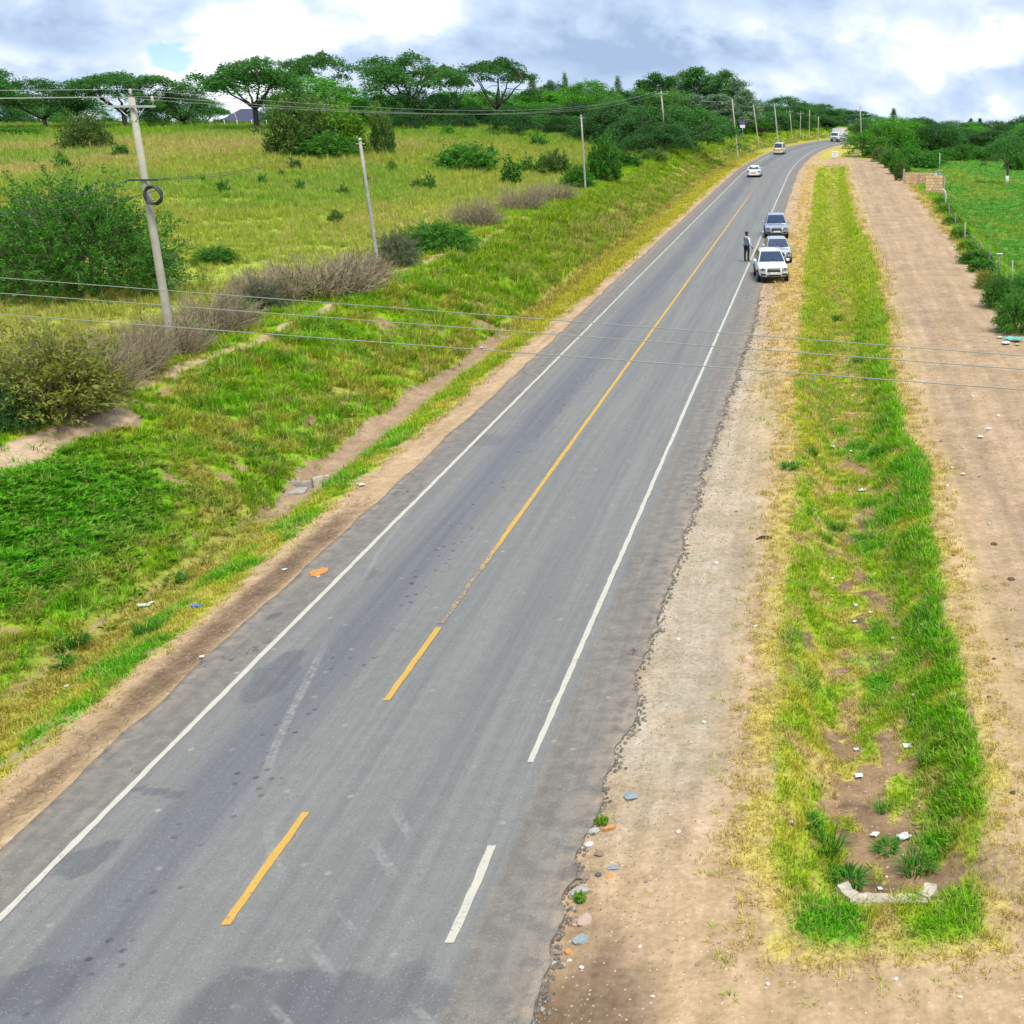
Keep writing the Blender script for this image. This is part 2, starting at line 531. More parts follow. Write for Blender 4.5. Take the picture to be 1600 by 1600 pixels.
    put(sw * smooth(40, 80, Y) * .65, G_YEL * .55 + G_GREEN * .5, .07)
    bw_ = (p2_ - .5) * 1.6
    bot = smooth(-.75, .35, u + bw_) * (1 - smooth(1.15, 2.0, u + bw_))
    nearf = 1 - smooth(16.8, 22, Y); bot = bot * smooth(15.0, 15.3, Y)
    bare = sw * bot * smooth(.50, .62, p3_ * .6 + p1_ * .4 + .13 * nearf - .06 * smooth(30, 60, Y))
    earth = lerp3(earth, np.broadcast_to(E_SOIL, earth.shape), np.clip(sw * (.2 + .7 * bot), 0, 1))
    earth = lerp3(earth, np.broadcast_to(E_MUD, earth.shape), np.clip(sw * bot * smooth(.5, .64, n_d * .5 + p2_ * .5) * .8, 0, 1))
    put(sw * bot * (.5 + .5 * nearf) * smooth(.40, .56, p1_) * .7, G_DRY * .55 + G_BROWN * .4 + G_YEL * .15, .07)
    g = g * (1 - .9 * np.clip(bare, 0, 1))
    g = g * (1 - .45 * sw * bot * smooth(.42, .6, n_d))
    # --- right of the track
    re = 9.7 + 1.0 * smooth(60, 140, Y) + .5 * e_m
    put(smooth(re - .5, re + .3, u) * (1 - smooth(240, 262, Y)), G_GREEN * .6 + G_LUSH * .5, .22)
    put(smooth(re - 1.6, re - .1, u) * (1 - smooth(re, re + .3, u)) * np.clip(n_b * 1.6 - .3, 0, 1) * .8 * smooth(50, 70, Y), G_DRY * .5 + G_YEL * .5, .06, 6)
    put(smooth(11.6, 13.0, u), G_PAST, .10)
    put(smooth(11.6, 13.0, u) * smooth(.5, .66, n_c), G_PAST * .7 + G_YEL * .25, .12)
    put(smooth(2.0, 5, u) * (1 - smooth(11, 13, u)) * smooth(205, 222, Y) * .8, G_YEL * .5 + G_DRY * .5, .1)
    put(smooth(-3.6, -2.0, u) * (1 - smooth(2, 5, u)) * smooth(205, 235, Y), G_YEL * .6 + G_DRY * .4, .1)
    put(track * smooth(.56, .76, fbm(u * .8, Y * .55, 91)) * .30 * n_d * 2, G_DRY * .9, .04, 6)
    # --- left: verge, ditch, bank, crest
    e1 = -13.95 + .28 * e_n + .35 * smooth(40, 90, Y)
    ver = smooth(-15.55, -15.25, u + .25 * e_m) * (1 - smooth(e1 - .15, e1 + .15, u))
    put(smooth(-14.6, -14.0, u) * (1 - smooth(e1 + .1, e1 + .55, u)) * .6 * np.clip(n_b + .1, 0, 1), G_DRY * .5 + G_YEL * .5, .05, 6)
    put(ver, G_GREEN, .10)
    put(ver * smooth(.44, .58, fbm(u * 1.6, Y * 1.0, 93)) * .8, G_YEL * .8 + G_DRY * .2, .085)
    put(ver * smooth(.5, .62, fbm(u * 1.4, Y * .9, 95)) * .8, G_LUSH, .13)
    put(ver * smooth(38, 75, Y), c_(.37, .35, .04), .08)
    g = g * (1 - .6 * ver * smooth(.56, .66, fbm(u * 2.4, Y * 1.8, 97)))
    bank = (1 - smooth(-16.75, -16.3, u + .25 * e_m)) * smooth(-22.3, -21.6, u)
    bank_g = np.clip(smooth(.24, .40, n_a * .45 + n_b * .6 - .03), 0, 1)
    put(bank * bank_g, G_GREEN, .2)
    put(bank * bank_g * smooth(.42, .58, fbm(u * .7, Y * .8, 71)), G_LUSH * .5 + G_GREEN * .5, .24)
    put(bank * bank_g * smooth(.50, .64, fbm(u * 1.1, Y * 1.1, 73)) * .6, G_YEL * .75 + G_DRY * .15, .2)
    low = bank * smooth(-19.6, -18.2, u) * (1 - .5 * smooth(40, 70, Y))
    put(low * smooth(.50, .66, n_b) * .5, G_BROWN * .45 + G_DRY * .35 + G_YEL * .25, .2)
    put(bank * smooth(55, 95, Y) * .75, c_(.21, .32, .022), .2)
    put(bank * smooth(70, 110, Y) * smooth(-20, -18.4, u) * smooth(.4, .6, n_b) * .55, G_DRY * .8, .16)
    earth = lerp3(earth, np.broadcast_to(E_SOIL * 1.1, earth.shape), np.clip(bank * .8, 0, 1))
    ditch = smooth(-16.8, -16.3, u + .25 * e_m) * (1 - smooth(-15.6, -15.2, u + .25 * e_m))
    put(ditch * np.clip(.75 - smooth(32, 36, Y) * .75 * (1 - smooth(58, 66, Y)) - .2 * smooth(.5, .6, n_b), 0, 1), G_YEL * .5 + G_BROWN * .6, .12)
    earth = lerp3(earth, np.broadcast_to(c_(.34, .235, .15), earth.shape), np.clip(ditch, 0, 1))
    lush = np.exp(-(((u + 19.8) / 2.3) ** 2 + ((Y - 29.0) / 5.2) ** 2) ** 2)
    put(lush * smooth(.2, .4, n_b + .1), G_LUSH, .17)
    # crest with its footpath and the bare slump
    cr = (1 - smooth(-22.3, -21.7, u)) * smooth(-26.5, -25.0, u)
    put(cr, G_GREEN * .75 + G_LUSH * .3, .16)
    put(cr * smooth(.5, .62, n_b) * .6, G_YEL, .14)
    slump = np.exp(-(((u + 21.75) / .62) ** 2 + ((Y - 34.0) / 4.4) ** 2) ** 2) + .8 * np.exp(-(((u + 20.0) / .45) ** 2 + ((Y - 35.6) / .9) ** 2) ** 2) * smooth(.42, .6, n_d) + .8 * np.exp(-(((u + 21.1) / .5) ** 2 + ((Y - 36.6) / .9) ** 2) ** 2)
    pw = .30 + .1 * e_m
    path = np.exp(-((u + 22.25 + .30 * np.sin(Y * .21) + .2 * e_n) / pw) ** 4) * smooth(36, 42, Y) * (1 - smooth(80, 120, Y))
    bare2 = np.clip(np.maximum(1.25 * slump * smooth(.12, .3, n_b + .1), path * (.5 + .6 * n_d + .2 * smooth(45, 60, Y))), 0, 1)
    g = g * (1 - .95 * bare2)
    earth = lerp3(earth, np.broadcast_to(c_(.46, .33, .22), earth.shape), bare2)
    # field
    fi = 1 - smooth(-26.6, -25.4, u)
    fcol = lerp3(np.broadcast_to(c_(.31, .365, .06), grass.shape), np.broadcast_to(c_(.42, .37, .125), grass.shape), smooth(.46, .66, fbm(X * .05, Y * .022, 81) * .7 + n_a * .3))
    fcol = lerp3(fcol, np.broadcast_to(c_(.21, .34, .045), grass.shape), smooth(.48, .60, fbm(X * .045, Y * .035, 83)) * .8)
    fcol = lerp3(fcol, np.broadcast_to(c_(.15, .32, .02), grass.shape), smooth(165, 205, Y + 10 * (n_c - .5)) * .75 * smooth(-30, -60, u))
    m = np.clip(fi, 0, 1)
    grass = grass * (1 - m[..., None]) + fcol * m[..., None]
    g = np.maximum(g, m); tall = tall * (1 - m) + .42 * m
    near = m * (1 - smooth(-31, -27, u) * 0) * smooth(-33, -28, u) * (1 - smooth(45, 70, Y))
    grass = lerp3(grass, np.broadcast_to(G_OLIVE * .7 + G_BROWN * .4, grass.shape), near * .6)
    # far land all around: grass
    far = smooth(300, 380, Y)
    grass = lerp3(grass, np.broadcast_to(c_(.09, .22, .03), grass.shape), far); g = np.maximum(g, far)
    # nothing grows on the tarmac, the shoulder dirt, behind the camera keep plain earth
    tar = smooth(-13.0, -12.75, u) * (1 - smooth(-3.75, -3.6, u))
    g = g * (1 - tar)
    lum = grass.mean(-1, keepdims=True); grass = np.clip(lum + 1.06 * (grass - lum), .008, 1) * 1.06
    return dict(g=g, earth=earth, grass=grass, tall=tall, u=u, path=bare2)


def build_ground():
    us = [-30.0]
    while us[-1] < 12.6: us.append(us[-1] + (.13 if -23.5 < us[-1] < 5 else .22))
    l, st = [], .25
    x = -30.0
    while x > -2600: st *= 1.07; x -= st; l.append(x)
    r, st = [], .25
    x = us[-1]
    while x < 2600: st *= 1.07; x += st; r.append(x)
    us = np.array(l[::-1] + us + r)
    ys, y = [], -60.0
    while y < 10: ys.append(y); y += 3.5
    y = 10.0; ys.append(y)
    while y < 520: y += max(.12, y * .0068); ys.append(y)
    st = 4
    while y < 3200: st *= 1.12; y += st; ys.append(y)
    ys = np.array(ys)
    U, Y = np.meshgrid(us, ys)
    X = U + xc(Y)
    Z = height(X, Y)
    V = np.stack([X, Y, Z], -1).reshape(-1, 3)
    nx, ny = len(us), len(ys)
    i = np.arange(nx * ny).reshape(ny, nx)
    F = np.stack([i[:-1, :-1], i[:-1, 1:], i[1:, 1:], i[1:, :-1]], -1).reshape(-1, 4)
    me = np_mesh("ground", V, F, True)
    z = zones(X, Y)
    attr(me, "grass_mask", 'FLOAT', 'POINT', z['g'].ravel())
    attr(me, "earth_col", 'FLOAT_VECTOR', 'POINT', z['earth'].reshape(-1, 3))
    attr(me, "grass_col", 'FLOAT_VECTOR', 'POINT', z['grass'].reshape(-1, 3))
    # material
    m, nt, b = nodes("earth_and_grass")
    N, L = nt.nodes, nt.links

    def at(n):
        a = N.new('ShaderNodeAttribute'); a.attribute_name = n; return a
    tc = N.new('ShaderNodeTexCoord')

    def noise(s, d=5, r=.6):
        n = N.new('ShaderNodeTexNoise'); n.inputs['Scale'].default_value = s; n.inputs['Detail'].default_value = d
        n.inputs['Roughness'].default_value = r; L.new(tc.outputs['Object'], n.inputs['Vector']); return n.outputs[0]

    def mth(op, a, b_=None, clamp=False):
        n = N.new('ShaderNodeMath'); n.operation = op; n.use_clamp = clamp
        for k, v in enumerate((a, b_)):
            if v is None: continue
            if isinstance(v, (int, float)): n.inputs[k].default_value = v
            else: L.new(v, n.inputs[k])
        return n.outputs[0]

    def rng(v, a, b_, c, d):
        n = N.new('ShaderNodeMapRange'); L.new(v, n.inputs[0])
        for k, q in enumerate((a, b_, c, d)): n.inputs[k + 1].default_value = q
        return n.outputs[0]
    nf, nm, nl = noise(9, 6, .65), noise(2.3, 5), noise(.4, 4)
    mpr = N.new('ShaderNodeMapping'); mpr.inputs['Scale'].default_value = (2.6, .11, 1)
    L.new(tc.outputs['Object'], mpr.inputs[0])
    nr_ = N.new('ShaderNodeTexNoise'); nr_.inputs['Scale'].default_value = 1.0; nr_.inputs['Detail'].default_value = 6; nr_.inputs['Roughness'].default_value = .62
    L.new(mpr.outputs[0], nr_.inputs['Vector'])
    nrut = nr_.outputs[0]
    # earth: mottled, with pale pebbles and dark crumbs
    vs = N.new('ShaderNodeVectorMath'); vs.operation = 'MULTIPLY'
    e_col = at("earth_col").outputs['Vector']
    k = mth('MULTIPLY', mth('MULTIPLY', rng(nf, .3, .7, .78, 1.18), rng(nm, .3, .7, .82, 1.14)), mth('MULTIPLY', rng(nl, .3, .7, .84, 1.14), rng(nrut, .3, .7, .84, 1.14)))
    L.new(e_col, vs.inputs[0])
    cmb = N.new('ShaderNodeCombineXYZ'); L.new(k, cmb.inputs[0]); L.new(k, cmb.inputs[1]); L.new(mth('POWER', k, 1.25), cmb.inputs[2])
    L.new(cmb.outputs[0], vs.inputs[1])
    vo = N.new('ShaderNodeTexVoronoi'); vo.voronoi_dimensions = '2D'; vo.inputs['Scale'].default_value = 11; L.new(tc.outputs['Object'], vo.inputs['Vector'])
    sp = N.new('ShaderNodeSeparateColor'); L.new(vo.outputs['Color'], sp.inputs[0])
    peb = mth('MULTIPLY', rng(vo.outputs['Distance'], .12, .24, 1, 0), rng(sp.outputs[0], .86, .88, 0, 1))
    mx1 = N.new('ShaderNodeMix'); mx1.data_type = 'RGBA'
    L.new(mth('MULTIPLY', peb, .5), mx1.inputs[0]); L.new(vs.outputs[0], mx1.inputs[6])
    pc = N.new('ShaderNodeMix'); pc.data_type = 'RGBA'; pc.inputs[6].default_value = (.18, .13, .10, 1); pc.inputs[7].default_value = (.72, .64, .54, 1)
    L.new(rng(sp.outputs[1], .35, .5, 0, 1), pc.inputs[0]); L.new(pc.outputs[2], mx1.inputs[7])
    # thatch below the grass
    gv = N.new('ShaderNodeVectorMath'); gv.operation = 'SCALE'
    L.new(at("grass_col").outputs['Vector'], gv.inputs[0]); L.new(mth('MULTIPLY', rng(nf, .25, .75, .66, 1.2), rng(nm, .3, .7, .88, 1.12)), gv.inputs[3])
    gm = mth('ADD', at("grass_mask").outputs['Fac'], mth('MULTIPLY', mth('SUBTRACT', mth('ADD', mth('MULTIPLY', nf, .6), mth('MULTIPLY', nm, .4)), .5), .95))
    gm = rng(gm, .36, .62, 0, 1)
    mx2 = N.new('ShaderNodeMix'); mx2.data_type = 'RGBA'
    L.new(gm, mx2.inputs[0]); L.new(mx1.outputs[2], mx2.inputs[6]); L.new(gv.outputs[0], mx2.inputs[7])
    L.new(mx2.outputs[2], b.inputs['Base Color'])
    b.inputs['Roughness'].default_value = .92; b.inputs['Specular IOR Level'].default_value = .15
    bp = N.new('ShaderNodeBump'); bp.inputs['Strength'].default_value = .55; bp.inputs['Distance'].default_value = .05
    hgt = mth('ADD', mth('MULTIPLY', mth('ADD', nf, mth('MULTIPLY', nrut, 1.5)), .6), mth('ADD', mth('MULTIPLY', nm, .7), mth('MULTIPLY', peb, .35)))
    L.new(hgt, bp.inputs['Height']); L.new(bp.outputs[0], b.inputs['Normal'])
    o = link("ground", me, None, m)
    tag(o, kind='structure')


build_ground()

# ------------------------------------------------------------------ road
RC, RL, RR = -8.37, -11.6, -5.14               # centre line and edge lines (offset u)


def road_edge_r(y):
    y = np.asarray(y, float)
    j = (fbm(y * 1.9, y * 0, 101, 6) - .5) * .30 + (fbm(y * .13, y * 0, 103, 2) - .5) * .30
    return -3.74 + j * (1 - .5 * smooth(70, 110, y)) + .16 * np.exp(-((y - 20.5) / 1.2) ** 2) - .18 * (1 - smooth(13, 19, y)) * 0 - .22 * smooth(60, 110, y)


def road_edge_l(y):
    y = np.asarray(y, float)
    return -12.68 + (fbm(y * .8, y * 0, 107, 4) - .5) * .22 - .15 * smooth(45, 80, y)


def road_z(u):
    return .012 - .0 * u - .016 * np.abs(u - RC) / 3.2 + .03   # slight camber


def build_road():
    ys, y = [], -40.0
    while y < 9: ys.append(y); y += 2.0
    while y < 430: ys.append(y); y += max(.11, y * .0058)
    ys = np.array(ys)
    t = np.linspace(0, 1, 64)
    Lr, Rr = road_edge_l(ys), road_edge_r(ys)
    U = Lr[:, None] * (1 - t[None, :]) + Rr[:, None] * t[None, :]
    Y = np.repeat(ys[:, None], len(t), 1)
    X = U + xc(Y)
    Z = road_z(U) + (fbm(U * .8, Y * .5, 111, 3) - .5) * .02
    V = np.stack([X, Y, Z], -1)
    # ragged side walls down to the earth
    VL = V[:, :1].copy(); VL[..., 2] -= .16; VL[..., 0] -= .02
    VR = V[:, -1:].copy(); VR[..., 2] -= .16; VR[..., 0] += .02
    V = np.concatenate([VL, V, VR], 1)
    ny, nx = V.shape[:2]
    i = np.arange(nx * ny).reshape(ny, nx)
    F = np.stack([i[:-1, :-1], i[:-1, 1:], i[1:, 1:], i[1:, :-1]], -1).reshape(-1, 4)
    me = np_mesh("road", V.reshape(-1, 3), F, True)
    Uf = np.concatenate([U[:, :1], U, U[:, -1:]], 1); Yf = np.repeat(ys[:, None], nx, 1)
    # stains: dark tyre-polished bands, oil and tar blotches with outlines of their own
    warp_u = (fbm(Uf * 1.5, Yf * 1.5, 121) - .5) * .5; warp_y = (fbm(Uf * 1.5, Yf * 1.5, 123) - .5) * .9
    st = np.zeros_like(Uf)
    for (px, py, ru, ry, k) in ((430, 1060, .42, 1.3, .8), (140, 1345, .40, .45, .9), (235, 1248, .55, .22, .9), (455, 1575, 1.35, .85, .7), (620, 1570, .7, .7, .6),
                                (40, 1560, .7, .6, .6), (575, 900, .3, .5, .5), (760, 690, .7, .9, .5), (820, 620, .6, .8, .4), (790, 655, .5, .5, .4),
                                (420, 970, .18, .25, .8), (120, 1330, .5, .8, .3), (250, 1480, .8, 1.2, .35), (930, 860, .7, .25, .25)):
        p = ground(px, py)
        q = ((Uf + warp_u - p.x) / ru) ** 2 + ((Yf + warp_y - p.y) / ry) ** 2
        st = np.maximum(st, k * (1 - smooth(.6, 1.25, q)))
    attr(me, "stain", 'FLOAT', 'POINT', st.ravel())
    attr(me, "cross", 'FLOAT', 'POINT', Uf.ravel())
    m, nt, b = nodes("asphalt")
    N, L = nt.nodes, nt.links

    def mth(op, a, b_=None, clamp=False):
        n = N.new('ShaderNodeMath'); n.operation = op; n.use_clamp = clamp
        for k, v in enumerate((a, b_)):
            if v is None: continue
            if isinstance(v, (int, float)): n.inputs[k].default_value = v
            else: L.new(v, n.inputs[k])
        return n.outputs[0]

    def rng(v, a, b_, c, d):
        n = N.new('ShaderNodeMapRange'); n.interpolation_type = 'SMOOTHSTEP'; L.new(v, n.inputs[0])
        for k, q in enumerate((a, b_, c, d)): n.inputs[k + 1].default_value = q
        return n.outputs[0]
    tc = N.new('ShaderNodeTexCoord')

    def noise(s, d=5, r=.6, stretch=None):
        n = N.new('ShaderNodeTexNoise'); n.inputs['Scale'].default_value = s; n.inputs['Detail'].default_value = d; n.inputs['Roughness'].default_value = r
        if stretch:
            mp = N.new('ShaderNodeMapping'); mp.inputs['Scale'].default_value = stretch
            L.new(tc.outputs['Object'], mp.inputs[0]); L.new(mp.outputs[0], n.inputs['Vector'])
        else: L.new(tc.outputs['Object'], n.inputs['Vector'])
        return n.outputs[0]
    cr = N.new('ShaderNodeAttribute'); cr.attribute_name = "cross"
    U_ = cr.outputs['Fac']
    sa = N.new('ShaderNodeAttribute'); sa.attribute_name = "stain"
    nl, nm, nf = noise(.5, 4, .5, (1, .18, 1)), noise(3, 6), noise(60, 3, .7)
    ns = noise(1.0, 6, .6, (5.0, .10, 1))
    wob = mth('MULTIPLY', mth('SUBTRACT', nl, .5), .8)
    Uw = mth('ADD', U_, wob)

    def band(c, w): return rng(mth('ABSOLUTE', mth('SUBTRACT', Uw, c)), w * .2, w, 1, 0)
    dark = mth('ADD', mth('MULTIPLY', band(-10.1, 1.0), .75), mth('MULTIPLY', band(-6.6, .55), .35), True)
    dark = mth('MAXIMUM', dark, mth('MULTIPLY', band(-8.0, .25), .18))
    base = N.new('ShaderNodeMix'); base.data_type = 'RGBA'
    base.inputs[6].default_value = (.178, .177, .165, 1); base.inputs[7].default_value = (.106, .108, .132, 1)
    L.new(mth('MULTIPLY', dark, rng(nm, .3, .7, .65, 1.0)), base.inputs[0])
    # paved shoulders: browner, dusty
    sh = mth('MAXIMUM', rng(U_, -11.75, -11.6, 1, 0), rng(mth('ADD', U_, mth('MULTIPLY', mth('SUBTRACT', nm, .5), .35)), -5.0, -4.75, 0, 1))
    s2 = N.new('ShaderNodeMix'); s2.data_type = 'RGBA'; L.new(mth('MULTIPLY', sh, .9), s2.inputs[0]); L.new(base.outputs[2], s2.inputs[6])
    shc = N.new('ShaderNodeMix'); shc.data_type = 'RGBA'; shc.inputs[6].default_value = (.158, .142, .124, 1); shc.inputs[7].default_value = (.195, .173, .148, 1)
    L.new(rng(nm, .35, .65, 0, 1), shc.inputs[0]); L.new(shc.outputs[2], s2.inputs[7])
    # blotches
    s3 = N.new('ShaderNodeMix'); s3.data_type = 'RGBA'; L.new(rng(mth('ADD', sa.outputs['Fac'], mth('MULTIPLY', mth('SUBTRACT', nm, .5), .5)), .2, .75, 0, .5), s3.inputs[0])
    L.new(s2.outputs[2], s3.inputs[6]); s3.inputs[7].default_value = (.072, .072, .09, 1)
    # oil drips along the left lane, pale dust specks
    vo = N.new('ShaderNodeTexVoronoi'); vo.voronoi_dimensions = '2D'; vo.inputs['Scale'].default_value = 2.6; L.new(tc.outputs['Object'], vo.inputs['Vector'])
    drip = mth('MULTIPLY', mth('MULTIPLY', rng(vo.outputs['Distance'], .10, .16, 1, 0), band(-9.7, .8)), rng(noise(1.1, 3), .46, .58, 0, 1))
    s4 = N.new('ShaderNodeMix'); s4.data_type = 'RGBA'; L.new(mth('MULTIPLY', drip, .7), s4.inputs[0]); L.new(s3.outputs[2], s4.inputs[6]); s4.inputs[7].default_value = (.04, .04, .045, 1)
    v2 = N.new('ShaderNodeTexVoronoi'); v2.voronoi_dimensions = '2D'; v2.inputs['Scale'].default_value = 1.3; L.new(tc.outputs['Object'], v2.inputs['Vector'])
    dust = mth('MULTIPLY', rng(v2.outputs['Distance'], .03, .10, 1, 0), rng(noise(.9, 3), .5, .66, 0, .55))
    s5 = N.new('ShaderNodeMix'); s5.data_type = 'RGBA'; L.new(dust, s5.inputs[0]); L.new(s4.outputs[2], s5.inputs[6]); s5.inputs[7].default_value = (.36, .33, .28, 1)
    # dust blown in from the verges
    vd = mth('MAXIMUM', rng(U_, -12.75, -12.3, 1, 0), rng(U_, -4.3, -3.7, 0, 1))
    s6 = N.new('ShaderNodeMix'); s6.data_type = 'RGBA'; L.new(mth('MULTIPLY', vd, rng(nm, .35, .6, 0, .55)), s6.inputs[0]); L.new(s5.outputs[2], s6.inputs[6]); s6.inputs[7].default_value = (.33, .25, .18, 1)
    # cracks near the shoulders
    v3 = N.new('ShaderNodeTexVoronoi'); v3.feature = 'DISTANCE_TO_EDGE'; v3.inputs['Scale'].default_value = .45
    wv = N.new('ShaderNodeVectorMath'); wv.operation = 'ADD'; nv = N.new('ShaderNodeTexNoise'); nv.inputs['Scale'].default_value = 2.2; nv.inputs['Detail'].default_value = 4
    L.new(tc.outputs['Object'], nv.inputs['Vector']); L.new(tc.outputs['Object'], wv.inputs[0]); L.new(nv.outputs['Color'], wv.inputs[1]); L.new(wv.outputs[0], v3.inputs['Vector'])
    crk = mth('MULTIPLY', rng(v3.outputs['Distance'], .002, .009, 1, 0), mth('MULTIPLY', sh, rng(noise(.35, 3), .52, .62, 0, .7)))
    s7 = N.new('ShaderNodeMix'); s7.data_type = 'RGBA'; L.new(crk, s7.inputs[0]); L.new(s6.outputs[2], s7.inputs[6]); s7.inputs[7].default_value = (.045, .04, .036, 1)
    # exposed chippings, light and dark
    v4 = N.new('ShaderNodeTexVoronoi'); v4.voronoi_dimensions = '2D'; v4.inputs['Scale'].default_value = 26; L.new(tc.outputs['Object'], v4.inputs['Vector'])
    sc4 = N.new('ShaderNodeSeparateColor'); L.new(v4.outputs['Color'], sc4.inputs[0])
    chip = mth('MULTIPLY', rng(sc4.outputs[0], .84, .92, 0, .22), rng(v4.outputs['Distance'], .2, .45, 1, 0))
    s8 = N.new('ShaderNodeMix'); s8.data_type = 'RGBA'; L.new(chip, s8.inputs[0]); L.new(s7.outputs[2], s8.inputs[6]); s8.inputs[7].default_value = (.45, .42, .38, 1)
    chd = mth('MULTIPLY', rng(sc4.outputs[1], .80, .9, 0, .35), rng(v4.outputs['Distance'], .2, .45, 1, 0))
    s9 = N.new('ShaderNodeMix'); s9.data_type = 'RGBA'; L.new(chd, s9.inputs[0]); L.new(s8.outputs[2], s9.inputs[6]); s9.inputs[7].default_value = (.06, .058, .06, 1)
    fine = N.new('ShaderNodeVectorMath'); fine.operation = 'SCALE'; L.new(s9.outputs[2], fine.inputs[0])
    L.new(mth('MULTIPLY', rng(nf, .2, .8, .84, 1.16), mth('MULTIPLY', rng(nm, .2, .8, .93, 1.07), rng(ns, .3, .7, .90, 1.10))), fine.inputs[3])
    L.new(fine.outputs[0], b.inputs['Base Color'])
    b.inputs['Roughness'].default_value = .72; b.inputs['Specular IOR Level'].default_value = .3
    bp = N.new('ShaderNodeBump'); bp.inputs['Strength'].default_value = .35; bp.inputs['Distance'].default_value = .01
    L.new(mth('ADD', nf, mth('MULTIPLY', crk, -1.5)), bp.inputs['Height']); L.new(bp.outputs[0], b.inputs['Normal'])
    o = link("road", me, None, m)
    me.materials.append(simple('broken_bitumen_edge', (.11, .095, .08), .9, var=.3, scale=9, bump=.6))
    mi = np.zeros((ny - 1, nx - 1), np.int32); mi[:, 0] = 1; mi[:, -1] = 1
    me.polygons.foreach_set('material_index', mi.ravel())
    tag(o, kind='structure')
    return o


road = build_road()


def paint_mat(name, c, wear):
    m, nt, b = nodes(name)
    N, L = nt.nodes, nt.links
    tc = N.new('ShaderNodeTexCoord')
    n = N.new('ShaderNodeTexNoise'); n.inputs['Scale'].default_value = 14; n.inputs['Detail'].default_value = 6; n.inputs['Roughness'].default_value = .7
    L.new(tc.outputs['Object'], n.inputs['Vector'])
    w = N.new('ShaderNodeAttribute'); w.attribute_name = 'wear'
    ad = N.new('ShaderNodeMath'); ad.operation = 'ADD'; L.new(n.outputs[0], ad.inputs[0]); L.new(w.outputs['Fac'], ad.inputs[1])
    mr = N.new('ShaderNodeMapRange'); mr.inputs[1].default_value = .60; mr.inputs[2].default_value = .68; mr.inputs[3].default_value = 0; mr.inputs[4].default_value = 1
    L.new(ad.outputs[0], mr.inputs[0])
    n2 = N.new('ShaderNodeTexNoise'); n2.inputs['Scale'].default_value = 3; L.new(tc.outputs['Object'], n2.inputs['Vector'])
    pc = N.new('ShaderNodeMix'); pc.data_type = 'RGBA'; pc.inputs[6].default_value = (*[v * .82 for v in c], 1); pc.inputs[7].default_value = (*c, 1)
    L.new(n2.outputs[0], pc.inputs[0])
    mx = N.new('ShaderNodeMix'); mx.data_type = 'RGBA'
    L.new(mr.outputs[0], mx.inputs[0]); L.new(pc.outputs[2], mx.inputs[6]); mx.inputs[7].default_value = (.16, .155, .15, 1)
    L.new(mx.outputs[2], b.inputs['Base Color']); b.inputs['Roughness'].default_value = .75
    return m


M_WHITE_PAINT = paint_mat("worn_white_road_paint", (.52, .485, .41), .1)
M_YEL_PAINT = paint_mat("worn_yellow_road_paint", (.56, .33, .055), .1)


def stripe(name, u0, w, y0, y1, mat, wear, seed):
    ys, y = [], y0
    while y < y1: ys.append(y); y += max(.12, y * .006)
    ys.append(y1); ys = np.array(ys)
    a = u0 - w / 2 + (fbm(ys * 3, ys * 0, seed, 3) - .5) * .035; b_ = u0 + w / 2 + (fbm(ys * 3, ys * 0, seed + 9, 3) - .5) * .035
    U = np.stack([a, a * .5 + b_ * .5, b_], 1); Y = np.repeat(ys[:, None], 3, 1)
    Z = road_z(U) + (fbm(U * .8, Y * .5, 111, 3) - .5) * .02 + .010
    V = np.stack([U + xc(Y), Y, Z], -1).reshape(-1, 3)
    i = np.arange(len(V)).reshape(len(ys), 3)
    F = np.stack([i[:-1, :-1], i[:-1, 1:], i[1:, 1:], i[1:, :-1]], -1).reshape(-1, 4)
    me = np_mesh(name, V, F)
    attr(me, 'wear', 'FLOAT', 'POINT', wear(Y.ravel()) if callable(wear) else np.full(len(V), wear))
    link(name, me, road, mat)


stripe("edge_line", RL, .115, -30, 400, M_WHITE_PAINT, lambda y: .0 + .10 * smooth(30, 80, y), 131)
stripe("edge_line", RR, .115, 19.05, 400, M_WHITE_PAINT, lambda y: .0 + .05 * smooth(30, 80, y), 133)
stripe("edge_dash", RR - .02, .13, 14.25, 16.55, M_WHITE_PAINT, .02, 135)
stripe("edge_dash", RR - .02, .13, 8.6, 11.2, M_WHITE_PAINT, .02, 136)
stripe("centre_dash", RC, .13, 14.65, 17.5, M_YEL_PAINT, .02, 137)
stripe("centre_dash", RC, .13, 21.35, 24.75, M_YEL_PAINT, .02, 138)
stripe("centre_dash", RC, .13, 8.0, 10.8, M_YEL_PAINT, .02, 140)
stripe("centre_line", RC, .125, 24.95, 190, M_YEL_PAINT, lambda y: .17 * (1 - smooth(27.5, 31, y)) + .03 + .22 * smooth(110, 170, y), 139)

